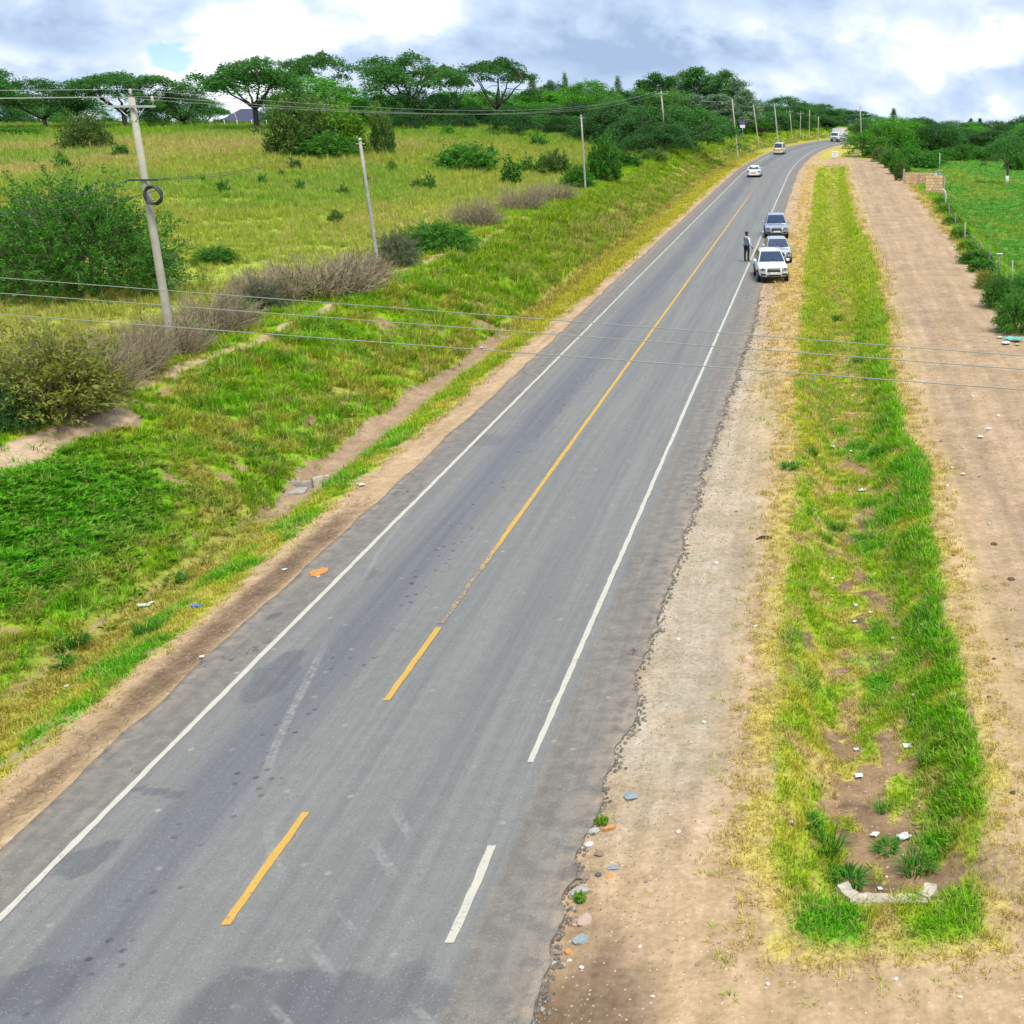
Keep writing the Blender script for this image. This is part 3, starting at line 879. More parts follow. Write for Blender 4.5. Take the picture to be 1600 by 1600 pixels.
# pale scrape marks on the tarmac
m_scr, nt_, b_ = nodes("dusty_scrape")
b_.inputs['Base Color'].default_value = (.42, .41, .385, 1); b_.inputs['Roughness'].default_value = .9
_tc = nt_.nodes.new('ShaderNodeTexCoord'); _n = nt_.nodes.new('ShaderNodeTexNoise'); _n.inputs['Scale'].default_value = 11; _n.inputs['Detail'].default_value = 6
_mr = nt_.nodes.new('ShaderNodeMapRange'); _mr.inputs[1].default_value = .30; _mr.inputs[2].default_value = .62; _mr.inputs[4].default_value = .6
nt_.links.new(_tc.outputs['Object'], _n.inputs['Vector']); nt_.links.new(_n.outputs[0], _mr.inputs[0]); _wa = nt_.nodes.new('ShaderNodeAttribute'); _wa.attribute_name = 'wear'
_mu = nt_.nodes.new('ShaderNodeMath'); _mu.operation = 'MULTIPLY'
nt_.links.new(_mr.outputs[0], _mu.inputs[0]); nt_.links.new(_wa.outputs['Fac'], _mu.inputs[1]); nt_.links.new(_mu.outputs[0], b_.inputs['Alpha'])


def scrape(pts, w):
    P0 = [ground(*p) for p in pts]
    P = [P0[k].lerp(P0[k + 1], t) for k in range(len(P0) - 1) for t in (0, .25, .5, .75)] + [P0[-1]]
    V, F, D = [], [], []
    for k, p in enumerate(P):
        d = (P[min(k + 1, len(P) - 1)] - P[max(k - 1, 0)]); d.z = 0; d.normalize()
        n = Vector((-d.y, d.x, 0)) * w * .75
        e = min(1, k / 3, (len(P) - 1 - k) / 3)
        for q in (-1, -.45, 0, .45, 1):
            x = p.x + n.x * q; y = p.y + n.y * q
            V.append((x, y, float(road_z(np.array(x)) + (fbm(np.array(x) * .8, np.array(y) * .5, 111, 3) - .5) * .02) + .005)); D.append(e * (1 - q * q) * (1 - .35 * (q == 0)))
    for k in range(len(P) - 1):
        for q in range(4): F.append((k * 5 + q, k * 5 + q + 1, k * 5 + q + 6, k * 5 + q + 5))
    me = np_mesh("scrape_mark", np.array(V), np.array(F))
    attr(me, 'wear', 'FLOAT', 'POINT', np.array(D))
    link("scrape_mark", me, road, m_scr)


for pts, w in (([(520, 990), (485, 1060), (455, 1120), (428, 1180), (412, 1230)], .10), ([(420, 1290), (424, 1330), (432, 1360), (444, 1395)], .10), ([(475, 1466), (500, 1505), (535, 1550)], .09),
               ([(615, 1265), (630, 1295), (648, 1325)], .09), ([(578, 1308), (600, 1350), (625, 1385)], .09), ([(415, 1570), (440, 1595), (470, 1640)], .07),
               ([(640, 1570), (668, 1600), (700, 1640)], .07), ([(700, 720), (640, 800), (590, 870), (545, 950)], .07), ([(520, 1420), (545, 1450), (570, 1480)], .05)):
    scrape(pts, w * 1.5)

# ------------------------------------------------------------------ grass (uncountable: one object per stand of grass)
rng_ = np.random.default_rng(7)


def blade_tuft(name, n, rad, h, w, bend, seed, broad=False):
    r = np.random.default_rng(seed)
    V, F, RN = [], [], []
    for k in range(n):
        a = r.uniform(0, 2 * math.pi); d = rad * math.sqrt(r.uniform(0, 1))
        p = np.array([math.cos(a) * d, math.sin(a) * d, -.02])
        az = a + r.uniform(-.9, .9)
        out = np.array([math.cos(az), math.sin(az), 0])
        side = np.array([-out[1], out[0], 0])
        hh = h * r.uniform(.55, 1.1); bb = bend * r.uniform(.4, 1.3) * hh; ww = w * r.uniform(.7, 1.3)
        m = p + np.array([0, 0, hh * .62]) + out * bb * .35
        t = p + np.array([0, 0, hh * (.78 if bend > .8 else 1)]) + out * bb
        b = len(V)
        k0 = .55 if broad else 1.0
        V += [p - side * ww * .5 * k0, p + side * ww * .5 * k0, m + side * ww * (.7 if broad else .4), m - side * ww * (.7 if broad else .4), t]
        F += [(b, b + 1, b + 2), (b, b + 2, b + 3), (b + 3, b + 2, b + 4)]
        q = r.uniform(0, 1); RN += [q, q, q]
    me = np_mesh(name, np.array(V), np.array(F))
    attr(me, 'rnd', 'FLOAT', 'FACE', np.array(RN))
    return me


def grass_mat():
    m, nt, b = nodes("grass_blades")
    N, L = nt.nodes, nt.links
    a = N.new('ShaderNodeAttribute'); a.attribute_type = 'INSTANCER'; a.attribute_name = 'tint'
    r = N.new('ShaderNodeAttribute'); r.attribute_name = 'rnd'
    mr = N.new('ShaderNodeMapRange'); mr.inputs[3].default_value = .55; mr.inputs[4].default_value = 1.6
    L.new(r.outputs['Fac'], mr.inputs[0])
    s = N.new('ShaderNodeVectorMath'); s.operation = 'SCALE'; L.new(a.outputs['Vector'], s.inputs[0]); L.new(mr.outputs[0], s.inputs[3])
    L.new(s.outputs[0], b.inputs['Base Color']); b.inputs['Roughness'].default_value = .6; b.inputs['Specular IOR Level'].default_value = .06
    tr = N.new('ShaderNodeBsdfTranslucent'); L.new(s.outputs[0], tr.inputs[0])
    mx = N.new('ShaderNodeMixShader'); mx.inputs[0].default_value = .42
    L.new(b.outputs[0], mx.inputs[1]); L.new(tr.outputs[0], mx.inputs[2]); L.new(mx.outputs[0], N['Material Output'].inputs[0])
    return m


M_GRASS = grass_mat()


def tuft_collection(name, meshes):
    c = bpy.data.collections.new(name)
    for i, me in enumerate(meshes):
        me.materials.append(M_GRASS)
        o = bpy.data.objects.new("%s_%d" % (name, i), me)
        c.objects.link(o)
    return c


C_SHORT = tuft_collection("short_tufts", [blade_tuft("short_tuft", 13, .075, .10, .011, .7, 1), blade_tuft("short_tuft", 15, .085, .085, .011, 1.0, 2),
                                          blade_tuft("short_tuft", 11, .07, .13, .010, .8, 3), blade_tuft("short_tuft", 12, .09, .07, .014, 1.1, 4)])
C_LONG = tuft_collection("long_tufts", [blade_tuft("long_tuft", 20, .10, .26, .014, .9, 5), blade_tuft("long_tuft", 22, .12, .22, .014, 1.2, 6),
                                        blade_tuft("long_tuft", 18, .10, .32, .013, .8, 7), blade_tuft("long_tuft", 24, .14, .20, .016, 1.3, 8)])
C_LEAF = tuft_collection("weed_tufts", [blade_tuft("weed_tuft", 16, .12, .16, .045, 1.0, 9, True), blade_tuft("weed_tuft", 18, .14, .13, .05, 1.2, 10, True)])
C_FIELD = tuft_collection("field_tufts", [blade_tuft("field_tuft", 22, .26, .55, .026, .45, 11), blade_tuft("field_tuft", 20, .28, .48, .03, .6, 12),
                                          blade_tuft("field_tuft", 18, .22, .68, .022, .4, 13)])


def gn_group(name, coll):
    ng = bpy.data.node_groups.new(name, 'GeometryNodeTree')
    ng.interface.new_socket('Geometry', in_out='INPUT', socket_type='NodeSocketGeometry')
    ng.interface.new_socket('Geometry', in_out='OUTPUT', socket_type='NodeSocketGeometry')
    N, L = ng.nodes, ng.links
    gi, go = N.new('NodeGroupInput'), N.new('NodeGroupOutput')
    ci = N.new('GeometryNodeCollectionInfo'); ci.inputs['Collection'].default_value = coll
    ci.inputs['Separate Children'].default_value = True; ci.inputs['Reset Children'].default_value = True
    ip = N.new('GeometryNodeInstanceOnPoints'); ip.inputs['Pick Instance'].default_value = True

    def na(n, t):
        a = N.new('GeometryNodeInputNamedAttribute'); a.data_type = t; a.inputs['Name'].default_value = n; return a.outputs['Attribute']
    L.new(gi.outputs[0], ip.inputs['Points']); L.new(ci.outputs[0], ip.inputs['Instance'])
    L.new(na('idx', 'INT'), ip.inputs['Instance Index'])
    e2r = N.new('FunctionNodeEulerToRotation'); L.new(na('rot', 'FLOAT_VECTOR'), e2r.inputs[0]); L.new(e2r.outputs[0], ip.inputs['Rotation'])
    L.new(na('sc', 'FLOAT_VECTOR'), ip.inputs['Scale'])
    L.new(ip.outputs[0], go.inputs[0])
    return ng


def in_view(X, Y, Z, mx=140):
    v = np.stack([X, Y, Z - CAM_H], -1)
    zc = v @ Fv
    px = CX + FPX * (v @ Rv) / zc; py = CY - FPX * (v @ Uv) / zc
    return (px > -mx) & (px < 1600 + mx) & (py < 1600 + mx) & (zc > 1)


def scatter(name, coll, X, Y, tint, sc, seed, label):
    r = np.random.default_rng(seed)
    Z = height(X, Y)
    k = in_view(X, Y, Z)
    X, Y, Z, tint, sc = X[k], Y[k], Z[k], tint[k], sc[k]
    me = bpy.data.meshes.new(name)
    me.vertices.add(len(X)); me.vertices.foreach_set('co', np.stack([X, Y, Z], -1).astype(np.float32).ravel())
    n = len(X)
    rot = np.stack([r.normal(0, .12, n), r.normal(0, .12, n), r.uniform(0, 6.283, n)], -1)
    attr(me, 'rot', 'FLOAT_VECTOR', 'POINT', rot)
    attr(me, 'sc', 'FLOAT_VECTOR', 'POINT', sc if sc.ndim == 2 else np.stack([sc] * 3, -1))
    attr(me, 'idx', 'INT', 'POINT', r.integers(0, len(coll.objects), n))
    attr(me, 'tint', 'FLOAT_VECTOR', 'POINT', tint)
    o = link(name, me)
    md = o.modifiers.new("scatter", 'NODES'); md.node_group = gn_group(name, coll)
    tag(o, label, "grass", kind='stuff')
    print("scatter", name, n)


def rand_strip(u0, u1, y0, y1, dens_fn, r):
    """random points in a strip beside the road; dens_fn(Y) per square metre"""
    ys = np.linspace(y0, y1, 400)
    d = dens_fn(ys); cum = np.concatenate([[0], np.cumsum((d[1:] + d[:-1]) / 2 * np.diff(ys))]) * (u1 - u0)
    n = int(cum[-1])
    Y = np.interp(r.uniform(0, cum[-1], n), cum, ys)
    U = r.uniform(u0, u1, n)
    return U + xc(Y), Y


def tint_of(z, r, k, amp=.22):
    t = z['grass'][k].copy()
    t *= (1 + r.uniform(-amp, amp, len(t)))[:, None]
    mixd = (r.uniform(0, 1, len(t)) < .22)[:, None] * .55
    t = t * (1 - mixd) + G_DRY * mixd
    return np.clip(t, 0, 1)


def build_grass():
    r = np.random.default_rng(11)
    # swale beside the road and pasture edge: short grass
    X, Y = rand_strip(-3.2, 4.2, 12.5, 200, lambda y: np.clip(210 * (22 / np.maximum(y, 22)) ** 1.5, 3, 210), r)
    z = zones(X, Y); k = r.uniform(0, 1, len(X)) < z['g'] ** 1.3
    X, Y = X[k], Y[k]; t = tint_of(z, r, k); s = (z['tall'][k] / .085) * np.clip(Y / 24, 1, 3.2) ** .75 * r.uniform(.7, 1.3, k.sum())
    scatter("swale_grass", C_SHORT, X, Y, t, s, 1, "short green and straw coloured grass lining the swale beside the dirt track")
    # left verge
    X, Y = rand_strip(-16.4, -13.0, 14, 240, lambda y: np.clip(180 * (24 / np.maximum(y, 24)) ** 1.5, 3, 180), r)
    z = zones(X, Y); k = r.uniform(0, 1, len(X)) < z['g'] ** 1.3
    X, Y = X[k], Y[k]; t = tint_of(z, r, k); s = (z['tall'][k] / .085) * np.clip(Y / 26, 1, 3.2) ** .75 * r.uniform(.7, 1.3, k.sum())
    scatter("verge_grass", C_SHORT, X, Y, t, s, 2, "short yellow green grass on the verge between ditch and tarmac")
    # bank
    X, Y = rand_strip(-26.5, -16.2, 14, 330, lambda y: np.clip(60 * (30 / np.maximum(y, 30)) ** 1.35, 1.6, 60), r)
    z = zones(X, Y); k = (r.uniform(0, 1, len(X)) < z['g'] ** 1.2) & (fbm(X * 2.2, Y * 2.2, 301) > .27)
    X, Y = X[k], Y[k]; t = tint_of(z, r, k, .3); s = np.clip(z['tall'][k] / .22, .5, 1.5) * np.clip(Y / 32, 1, 3.0) ** .8 * r.uniform(.6, 1.35, k.sum())
    scatter("bank_grass", C_LONG, X, Y, t, s, 3, "tufted green grass covering the slope of the roadside bank")
    # lush weeds on the bank and in the swale
    X, Y = rand_strip(-23, -16, 18, 48, lambda y: 70 + 0 * y, r)
    z = zones(X, Y); q = np.exp(-(((z['u'] + 19.8) / 2.5) ** 2 + ((Y - 29) / 5.6) ** 2) ** 2)
    k = (z['path'] < .3) & (r.uniform(0, 1, len(X)) < np.maximum(q, .10 * (fbm(X * .8, Y * .8, 303) > .55)) * z['g'])
    X, Y = X[k], Y[k]; t = tint_of(z, r, k) * .6 + G_LUSH * .4
    scatter("bank_weeds", C_LEAF, X, Y, t, r.uniform(.6, 1.2, len(X)), 4, "lush broad leaved green weeds growing thick on the bank")
    # field
    ys_y = r.uniform(0, 1, 150000)
    Y = 26 + (245 - 26) * ys_y ** .62
    U = -25.2 - r.uniform(0, 1, len(Y)) * (0.78 * Y + 14 - 22)
    X = U + xc(Y)
    z = zones(X, Y)
    k = (z['g'] > .3) & (r.uniform(0, 1, len(X)) < .30 + .7 * (fbm(X * .25, Y * .25, 305) > .42))
    X, Y = X[k], Y[k]; t = tint_of(z, r, k, .2) * 1.0
    s = np.clip(Y / 90, .8, 1.7) * r.uniform(.6, 1.2, len(X)); sc = np.stack([s, s, s * (r.uniform(.6, 1.15, len(s)))], -1)
    scatter("field_grass", C_FIELD, X, Y, t, sc, 5, "tall straw and green savanna grass of the open field")
    # rough grass along the pasture fence
    X, Y = rand_strip(9.3, 12.6, 40, 240, lambda y: np.clip(26 * (60 / np.maximum(y, 60)) ** 1.2, 3, 26), r)
    z = zones(X, Y); k = (r.uniform(0, 1, len(X)) < z['g'] ** 1.2) & (fbm(X * .9, Y * .6, 311) > .36)
    X, Y = X[k], Y[k]; t = tint_of(z, r, k, .25); s = np.clip(Y / 70, .8, 1.6) * r.uniform(.6, 1.3, k.sum())
    scatter("fence_grass", C_LONG, X, Y, t, s, 8, "rough uncut green grass along the pasture fence line")
    # pasture on the right
    X, Y = rand_strip(9.2, 60, 40, 300, lambda y: np.clip(26 * (60 / np.maximum(y, 60)) ** 1.5, 2, 26), r)
    z = zones(X, Y); k = r.uniform(0, 1, len(X)) < z['g'] ** 1.3
    X, Y = X[k], Y[k]; t = tint_of(z, r, k, .15); s = np.clip(Y / 40, 1, 3) * r.uniform(.5, 1.1, k.sum())
    scatter("pasture_grass", C_SHORT, X, Y, t, s, 6, "short bright green grass of the fenced pasture")


build_grass()

# ------------------------------------------------------------------ woody plants
M_BARK = simple("acacia_bark", (.095, .075, .058), .9, var=.35, scale=6, bump=.5)
M_BARK_PALE = simple("pale_bark", (.26, .225, .18), .9, var=.25, scale=6, bump=.4)
M_TWIG = simple("green_twig", (.17, .20, .09), .8, var=.3, scale=5)
M_DRY = simple("dry_grey_twig", (.32, .25, .165), .9, var=.3, scale=5)
LF_ACACIA = leaf_mat("acacia_leaf", (0.041, 0.138, 0.028), (0.086, 0.243, 0.048), (0.139, 0.324, 0.056))
LF_ACACIA2 = leaf_mat("fresh_acacia_leaf", (0.059, 0.214, 0.021), (0.119, 0.359, 0.032), (0.203, 0.445, 0.035))
LF_BUSH = leaf_mat("bush_leaf", (0.037, 0.145, 0.020), (0.093, 0.297, 0.027), (0.177, 0.437, 0.038))
LF_OLIVE = leaf_mat("olive_leaf", (0.073, 0.148, 0.032), (0.157, 0.263, 0.052), (0.252, 0.347, 0.070))
LF_SILVER = leaf_mat("silver_leaf", (0.105, 0.192, 0.102), (0.209, 0.324, 0.173), (0.502, 0.608, 0.405))
LF_DARK = leaf_mat("dark_leaf", (0.030, 0.101, 0.028), (0.065, 0.177, 0.041), (0.113, 0.253, 0.051))
LF_LIME = leaf_mat("lime_leaf", (0.088, 0.245, 0.021), (0.193, 0.367, 0.032), (0.350, 0.490, 0.052))
LF_DRY = leaf_mat("sparse_brown_leaf", (.16, .13, .07), (.30, .24, .145), (.20, .23, .07))
LF_GREYGREEN = leaf_mat("grey_green_leaf", (0.121, 0.155, 0.081), (0.203, 0.243, 0.128), (0.270, 0.311, 0.162))


def leaf_mesh(name, C, A, B, rnd):
    """diamond leaves: centre, half length vector, half width vector"""
    n = len(C)
    V = np.stack([C - A, C + B, C + A, C - B], 1).reshape(-1, 3)
    F = np.arange(4 * n).reshape(n, 4)
    me = np_mesh(name, V, F)
    attr(me, 'rnd', 'FLOAT', 'FACE', rnd)
    return me


def rand_dirs(r, n, flat=0.0):
    d = r.normal(0, 1, (n, 3)); d[:, 2] *= (1 - flat)
    return d / np.linalg.norm(d, axis=1)[:, None]


def leaves_from(r, C, size, flat=.5, aspect=.5):
    n = len(C)
    A = rand_dirs(r, n, flat)
    B = np.cross(A, rand_dirs(r, n, 0)); B /= np.maximum(np.linalg.norm(B, axis=1), 1e-6)[:, None]
    s = size * r.uniform(.6, 1.3, n)[:, None]
    return A * s, B * s * aspect


def bez(a, b, c, n):
    return [a * (1 - t) ** 2 + b * 2 * t * (1 - t) + c * t * t for t in np.linspace(0, 1, n)]


def make_acacia(seed, H, W, nl=6, pads=30, per=260, fork=.32, leaf=.17, dome=.30, thick=.035, lower=.2, lean=0.0):
    """umbrella thorn: forked trunk, spreading limbs, flat layered pads of fine leaves"""
    r = np.random.default_rng(seed)
    mb = MB()
    tip = np.array([lean * H, r.uniform(-.03, .03) * H, fork * H])
    base_r = .032 * H
    mb.tube([Vector((0, 0, -.3)), Vector((0, 0, .05)), Vector(tip * .5 + np.array([r.uniform(-.02, .02) * H, 0, 0])), Vector(tip)], [base_r * 1.35, base_r * 1.05, base_r * .85, base_r * .8], 8)
    limb_pts = []
    for k in range(nl):
        a = 2 * math.pi * (k + r.uniform(-.3, .3)) / nl
        R = W * .5 * r.uniform(.5, .82)
        end = tip + np.array([math.cos(a) * R, math.sin(a) * R, H * (.86 - dome * (R / (W * .5)) ** 2) - tip[2]])
        ctl = tip + np.array([math.cos(a) * R * .55, math.sin(a) * R * .55, (end[2] - tip[2]) * .45])
        P = bez(tip - np.array([0, 0, .04 * H]), ctl, end, 7)
        P = [p + r.normal(0, .012 * H, 3) * (0 if i == 0 else 1) for i, p in enumerate(P)]
        mb.tube([Vector(p) for p in P], list(np.linspace(base_r * .55, base_r * .12, 7)), 6)
        limb_pts += P[2:]
    limb_pts = np.array(limb_pts)
    C = []
    for k in range(pads):
        a = r.uniform(0, 2 * math.pi); rr = math.sqrt((k + .5) / pads) * r.uniform(.85, 1.05)
        low = r.uniform(0, 1) < lower
        lump = .05 * math.sin(a * 2 + seed) + .04 * math.sin(a * 3 + 2 * seed)
        z = H * (.95 - dome * .8 * rr ** 2 + lump * rr - (r.uniform(.10, .34) if low else r.uniform(0, .10)))
        rw_ = rr * W * .46 * (1 + .16 * math.sin(a + seed) + .10 * math.sin(3 * a + seed * 1.7))
        c = np.array([math.cos(a) * rw_ + tip[0] * .7, math.sin(a) * rw_, z])
        j = np.argmin(np.linalg.norm((limb_pts - c) * np.array([1, 1, 1.3]), axis=1))
        s = limb_pts[j]; mid = (s + c) / 2 + r.normal(0, .03 * H, 3) + np.array([0, 0, .02 * H])
        mb.tube([Vector(p) for p in bez(s, mid, c, 4)], list(np.linspace(base_r * .17, base_r * .05, 4)), 4, False)
        rp = W * r.uniform(.075, .17); n = int(per * r.uniform(.7, 1.3))
        an = r.uniform(0, 2 * math.pi, n); rd = np.sqrt(r.uniform(0, 1, n)) * (1 + .25 * np.sin(an * 3 + r.uniform(0, 6)) + .15 * np.sin(an * 7 + r.uniform(0, 6)))
        th = H * thick
        off = np.stack([np.cos(an) * rd * rp, np.sin(an) * rd * rp, r.normal(0, th * .55, n) + th * (.9 - 1.6 * rd ** 2)], -1)
        # drop random bites out of the pad so that sky shows through
        bite = rp * .45; bc = np.array([math.cos(k), math.sin(k * 1.7), 0]) * rp * .55
        off = off[np.linalg.norm((off - bc)[:, :2], axis=1) > bite * r.uniform(.3, 1)]
        C.append(c + off)
    C = np.concatenate(C)
    A, B = leaves_from(r, C, leaf, .55, .45)
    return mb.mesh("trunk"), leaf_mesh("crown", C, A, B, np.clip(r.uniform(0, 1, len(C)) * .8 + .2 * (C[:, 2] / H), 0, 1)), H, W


def make_column(seed, H, W, n=5200, leaf=.16, taper=.5, clumps=60, low=.12):
    """tall narrow tree: straight stem, rising branches, leafy clumps with an uneven outline"""
    r = np.random.default_rng(seed)
    mb = MB()
    mb.tube([Vector((0, 0, -.3)), Vector((0, .0, H * .3)), Vector((r.uniform(-.02, .02) * H, 0, H * .65)), Vector((0, 0, H * .97))], [.018 * H, .014 * H, .009 * H, .003 * H], 7)
    C = []
    for k in range(clumps):
        t = low + (1 - low) * (k + r.uniform(0, 1)) / clumps
        a = r.uniform(0, 6.283)
        env = W * .5 * (math.sin(math.pi * min(1, max(0, (t - low * .6) / (1 - low * .6))) ** .75) ** .6) * (1 - taper * t) * 1.35
        R = env * r.uniform(.35, 1.1)
        c = np.array([math.cos(a) * R, math.sin(a) * R, t * H])
        mb.tube([Vector((0, 0, max(.1, t * H - R * .9))), Vector(c * np.array([.6, .6, 1]) - np.array([0, 0, R * .25])), Vector(c)], [.004 * H, .003 * H, .0015 * H], 4, False)
        m = int(n / clumps * r.uniform(.6, 1.4))
        o = r.normal(0, 1, (m, 3)) * np.array([W * .085, W * .085, H * .030])
        C.append(c + o)
    C = np.concatenate(C)
    A, B = leaves_from(r, C, leaf, -.3, .42)
    return mb.mesh("trunk"), leaf_mesh("crown", C, A, B, r.uniform(0, 1, len(C))), H, W


def make_round(seed, H, W, clumps=46, per=130, leaf=.15, trunk=.22, squash=1.0):
    """broad round-headed tree of overlapping leaf clumps"""
    r = np.random.default_rng(seed)
    mb = MB()
    fk = Vector((0, 0, H * trunk))
    mb.tube([Vector((0, 0, -.3)), Vector((0, 0, .1)), fk], [.036 * H, .03 * H, .024 * H], 8)
    C = []
    for k in range(clumps):
        d = rand_dirs(r, 1)[0]; d[2] = abs(d[2]) * 1.1 - .28
        q = r.uniform(.55, 1.0)
        c = np.array([d[0] * W * .43 * q, d[1] * W * .43 * q, H * (trunk + .38 * (1 - trunk)) + d[2] * H * (.52) * (1 - trunk) * q * squash])
        mb.tube([fk, Vector(c) * .55 + fk * .45 + Vector((0, 0, -.03 * H)), Vector(c)], [.012 * H, .008 * H, .003 * H], 5, False)
        m = int(per * r.uniform(.6, 1.4)); rc = W * r.uniform(.08, .14)
        o = rand_dirs(r, m) * (r.uniform(.35, 1.0, m) ** .6)[:, None] * rc * np.array([1.15, 1.15, .72])
        C.append(c + o)
    C = np.concatenate(C)
    A, B = leaves_from(r, C, leaf, .2, .5)
    return mb.mesh("trunk"), leaf_mesh("crown", C, A, B, r.uniform(0, 1, len(C))), H, W


def make_bush(seed, H, W, twigs=220, per=34, leaf=.10, spread=.09, tw=.012, droop=.25, shell=.55, stems=7, aspect=.38, upright=.0):
    """dense shrub: arching twigs that start inside and carry leaves along their outer half"""
    r = np.random.default_rng(seed)
    mb = MB(); C, T = [], []
    for k in range(stems):
        a = r.uniform(0, 6.283)
        e = np.array([math.cos(a) * W * .28 * r.uniform(.3, 1), math.sin(a) * W * .28 * r.uniform(.3, 1), H * r.uniform(.45, .75)])
        mb.tube([Vector((math.cos(a) * .06 * W, math.sin(a) * .06 * W, -.15)), Vector(e * np.array([.5, .5, .55])), Vector(e)], [.014 * H + .012, .010 * H + .008, .005 * H], 5)
    lobes = [(r.uniform(0, 6.283), r.uniform(.75, 1.12)) for _ in range(5)]
    for k in range(twigs):
        d = rand_dirs(r, 1)[0]; d[2] = abs(d[2]) * 1.4 - .42
        az = math.atan2(d[1], d[0])
        lob = 1 + .16 * sum(math.cos(az * (i + 1) + l[0]) * (l[1] - .9) * 2 for i, l in enumerate(lobes))
        tipp = np.array([d[0] * W * .5 * lob, d[1] * W * .5 * lob, max(.03 * H, H * .36 + d[2] * H * .64 * (lob * .6 + .4))]) * (r.uniform(.68, 1.0) if r.uniform() > .16 else r.uniform(1.0, 1.22))
        s = tipp * np.array([shell, shell, shell * .95]) + r.normal(0, .03 * W, 3)
        s[2] = max(s[2], .02)
        if upright: tipp[:2] = s[:2] + (tipp[:2] - s[:2]) * (1 - upright)
        ctl = (s + tipp) / 2 + np.array([0, 0, H * .09]) + r.normal(0, .02 * W, 3)
        tipp = tipp - np.array([0, 0, H * droop * .3 * r.uniform(0, 1)]); tipp[2] = max(tipp[2], .02)
        P = bez(s, ctl, tipp, 5)
        mb.tube([Vector(p) for p in P], [tw, tw * .9, tw * .75, tw * .6, tw * .3], 3, False)
        t = r.uniform(.22, 1.0, per); Q = np.array([P[0] * (1 - q) ** 2 + ctl * 2 * q * (1 - q) + tipp * q * q for q in t])
        C.append(Q + r.normal(0, spread, (per, 3)))
        dd = (tipp - s) / max(1e-6, np.linalg.norm(tipp - s)); T.append(np.repeat(dd[None], per, 0))
    C = np.concatenate(C); T = np.concatenate(T)
    C[:, 2] = np.maximum(C[:, 2], .02)
    A = rand_dirs(r, len(C)) * .75 + T * .55; A /= np.linalg.norm(A, axis=1)[:, None]
    B = np.cross(A, rand_dirs(r, len(C))); B /= np.maximum(np.linalg.norm(B, axis=1), 1e-6)[:, None]
    s = leaf * r.uniform(.6, 1.3, len(C))[:, None]
    return mb.mesh("stems"), leaf_mesh("foliage", C, A * s, B * s * aspect, r.uniform(0, 1, len(C))), H, W


def make_twiggy(seed, H, W, n=300, sub=3, tw=.0105, fuzz=700, leaf=.04):
    """leafless thorn shrub: hundreds of fine branching grey twigs"""
    r = np.random.default_rng(seed)
    mb = MB(); C = []
    for k in range(n):
        a = r.uniform(0, 6.283); q = math.sqrt(r.uniform(0, 1))
        b = np.array([math.cos(a) * q * W * .33, math.sin(a) * q * W * .33, 0])
        az = a + r.normal(0, .7); el = r.uniform(.35, 1.35)
        Ln = H * r.uniform(.55, 1.1) * (1.05 - .25 * q)
        d = np.array([math.cos(az) * math.cos(el), math.sin(az) * math.cos(el), math.sin(el)])
        e = b + d * Ln; m = (b + e) / 2 + r.normal(0, .07 * Ln, 3) + np.array([0, 0, .05 * Ln])
        e[2] = max(e[2], .05)
        mb.tube([Vector(b), Vector(m), Vector(e)], [tw * 1.6, tw, tw * .4], 3, False)
        for j in range(sub):
            t = r.uniform(.35, .9); p = b * (1 - t) ** 2 + m * 2 * t * (1 - t) + e * t * t
            d2 = d + r.normal(0, .55, 3); d2 /= np.linalg.norm(d2)
            f = p + d2 * Ln * r.uniform(.15, .38); f[2] = max(f[2], .03)
            mb.tube([Vector(p), Vector(f)], [tw * .7, tw * .3], 3, False)
            C.append(f); C.append((p + f) / 2)
    C = np.array(C)
    C = C[r.integers(0, len(C), fuzz)] + r.normal(0, .05 * W, (fuzz, 3)); C[:, 2] = np.abs(C[:, 2])
    A, B = leaves_from(r, C, leaf, 0, .25)
    return mb.mesh("stems"), leaf_mesh("foliage", C, A, B, r.uniform(0, 1, fuzz)), H, W


def plant(name, proto, mats, p, h, w, label, cat, group=None, rz=None, names=("trunk", "crown"), lean=0):
    """one plant of its own: an empty at its foot carrying its wood and its leaves"""
    stem, crown, H, W = proto
    e = empty(name, p, rng_.uniform(0, 6.28) if rz is None else rz, label, cat, group)
    e.scale = (w / W, w / W, h / H)
    e.rotation_euler[0] = lean
    for nm, me, mt in ((names[0], stem, mats[0]), (names[1], crown, mats[1])):
        key = me.name + mt.name
        if len(me.materials) == 0: me.materials.append(mt)
        o = bpy.data.objects.new(nm, me); col.objects.link(o); o.parent = e
        if me.materials[0] != mt:
            o.material_slots[0].link = 'OBJECT'; o.material_slots[0].material = mt
    return e


def size_at(p, py_top, wpx):
    return max(.3, top_z(p, py_top) - p.z), wpx / px_per_m(p)


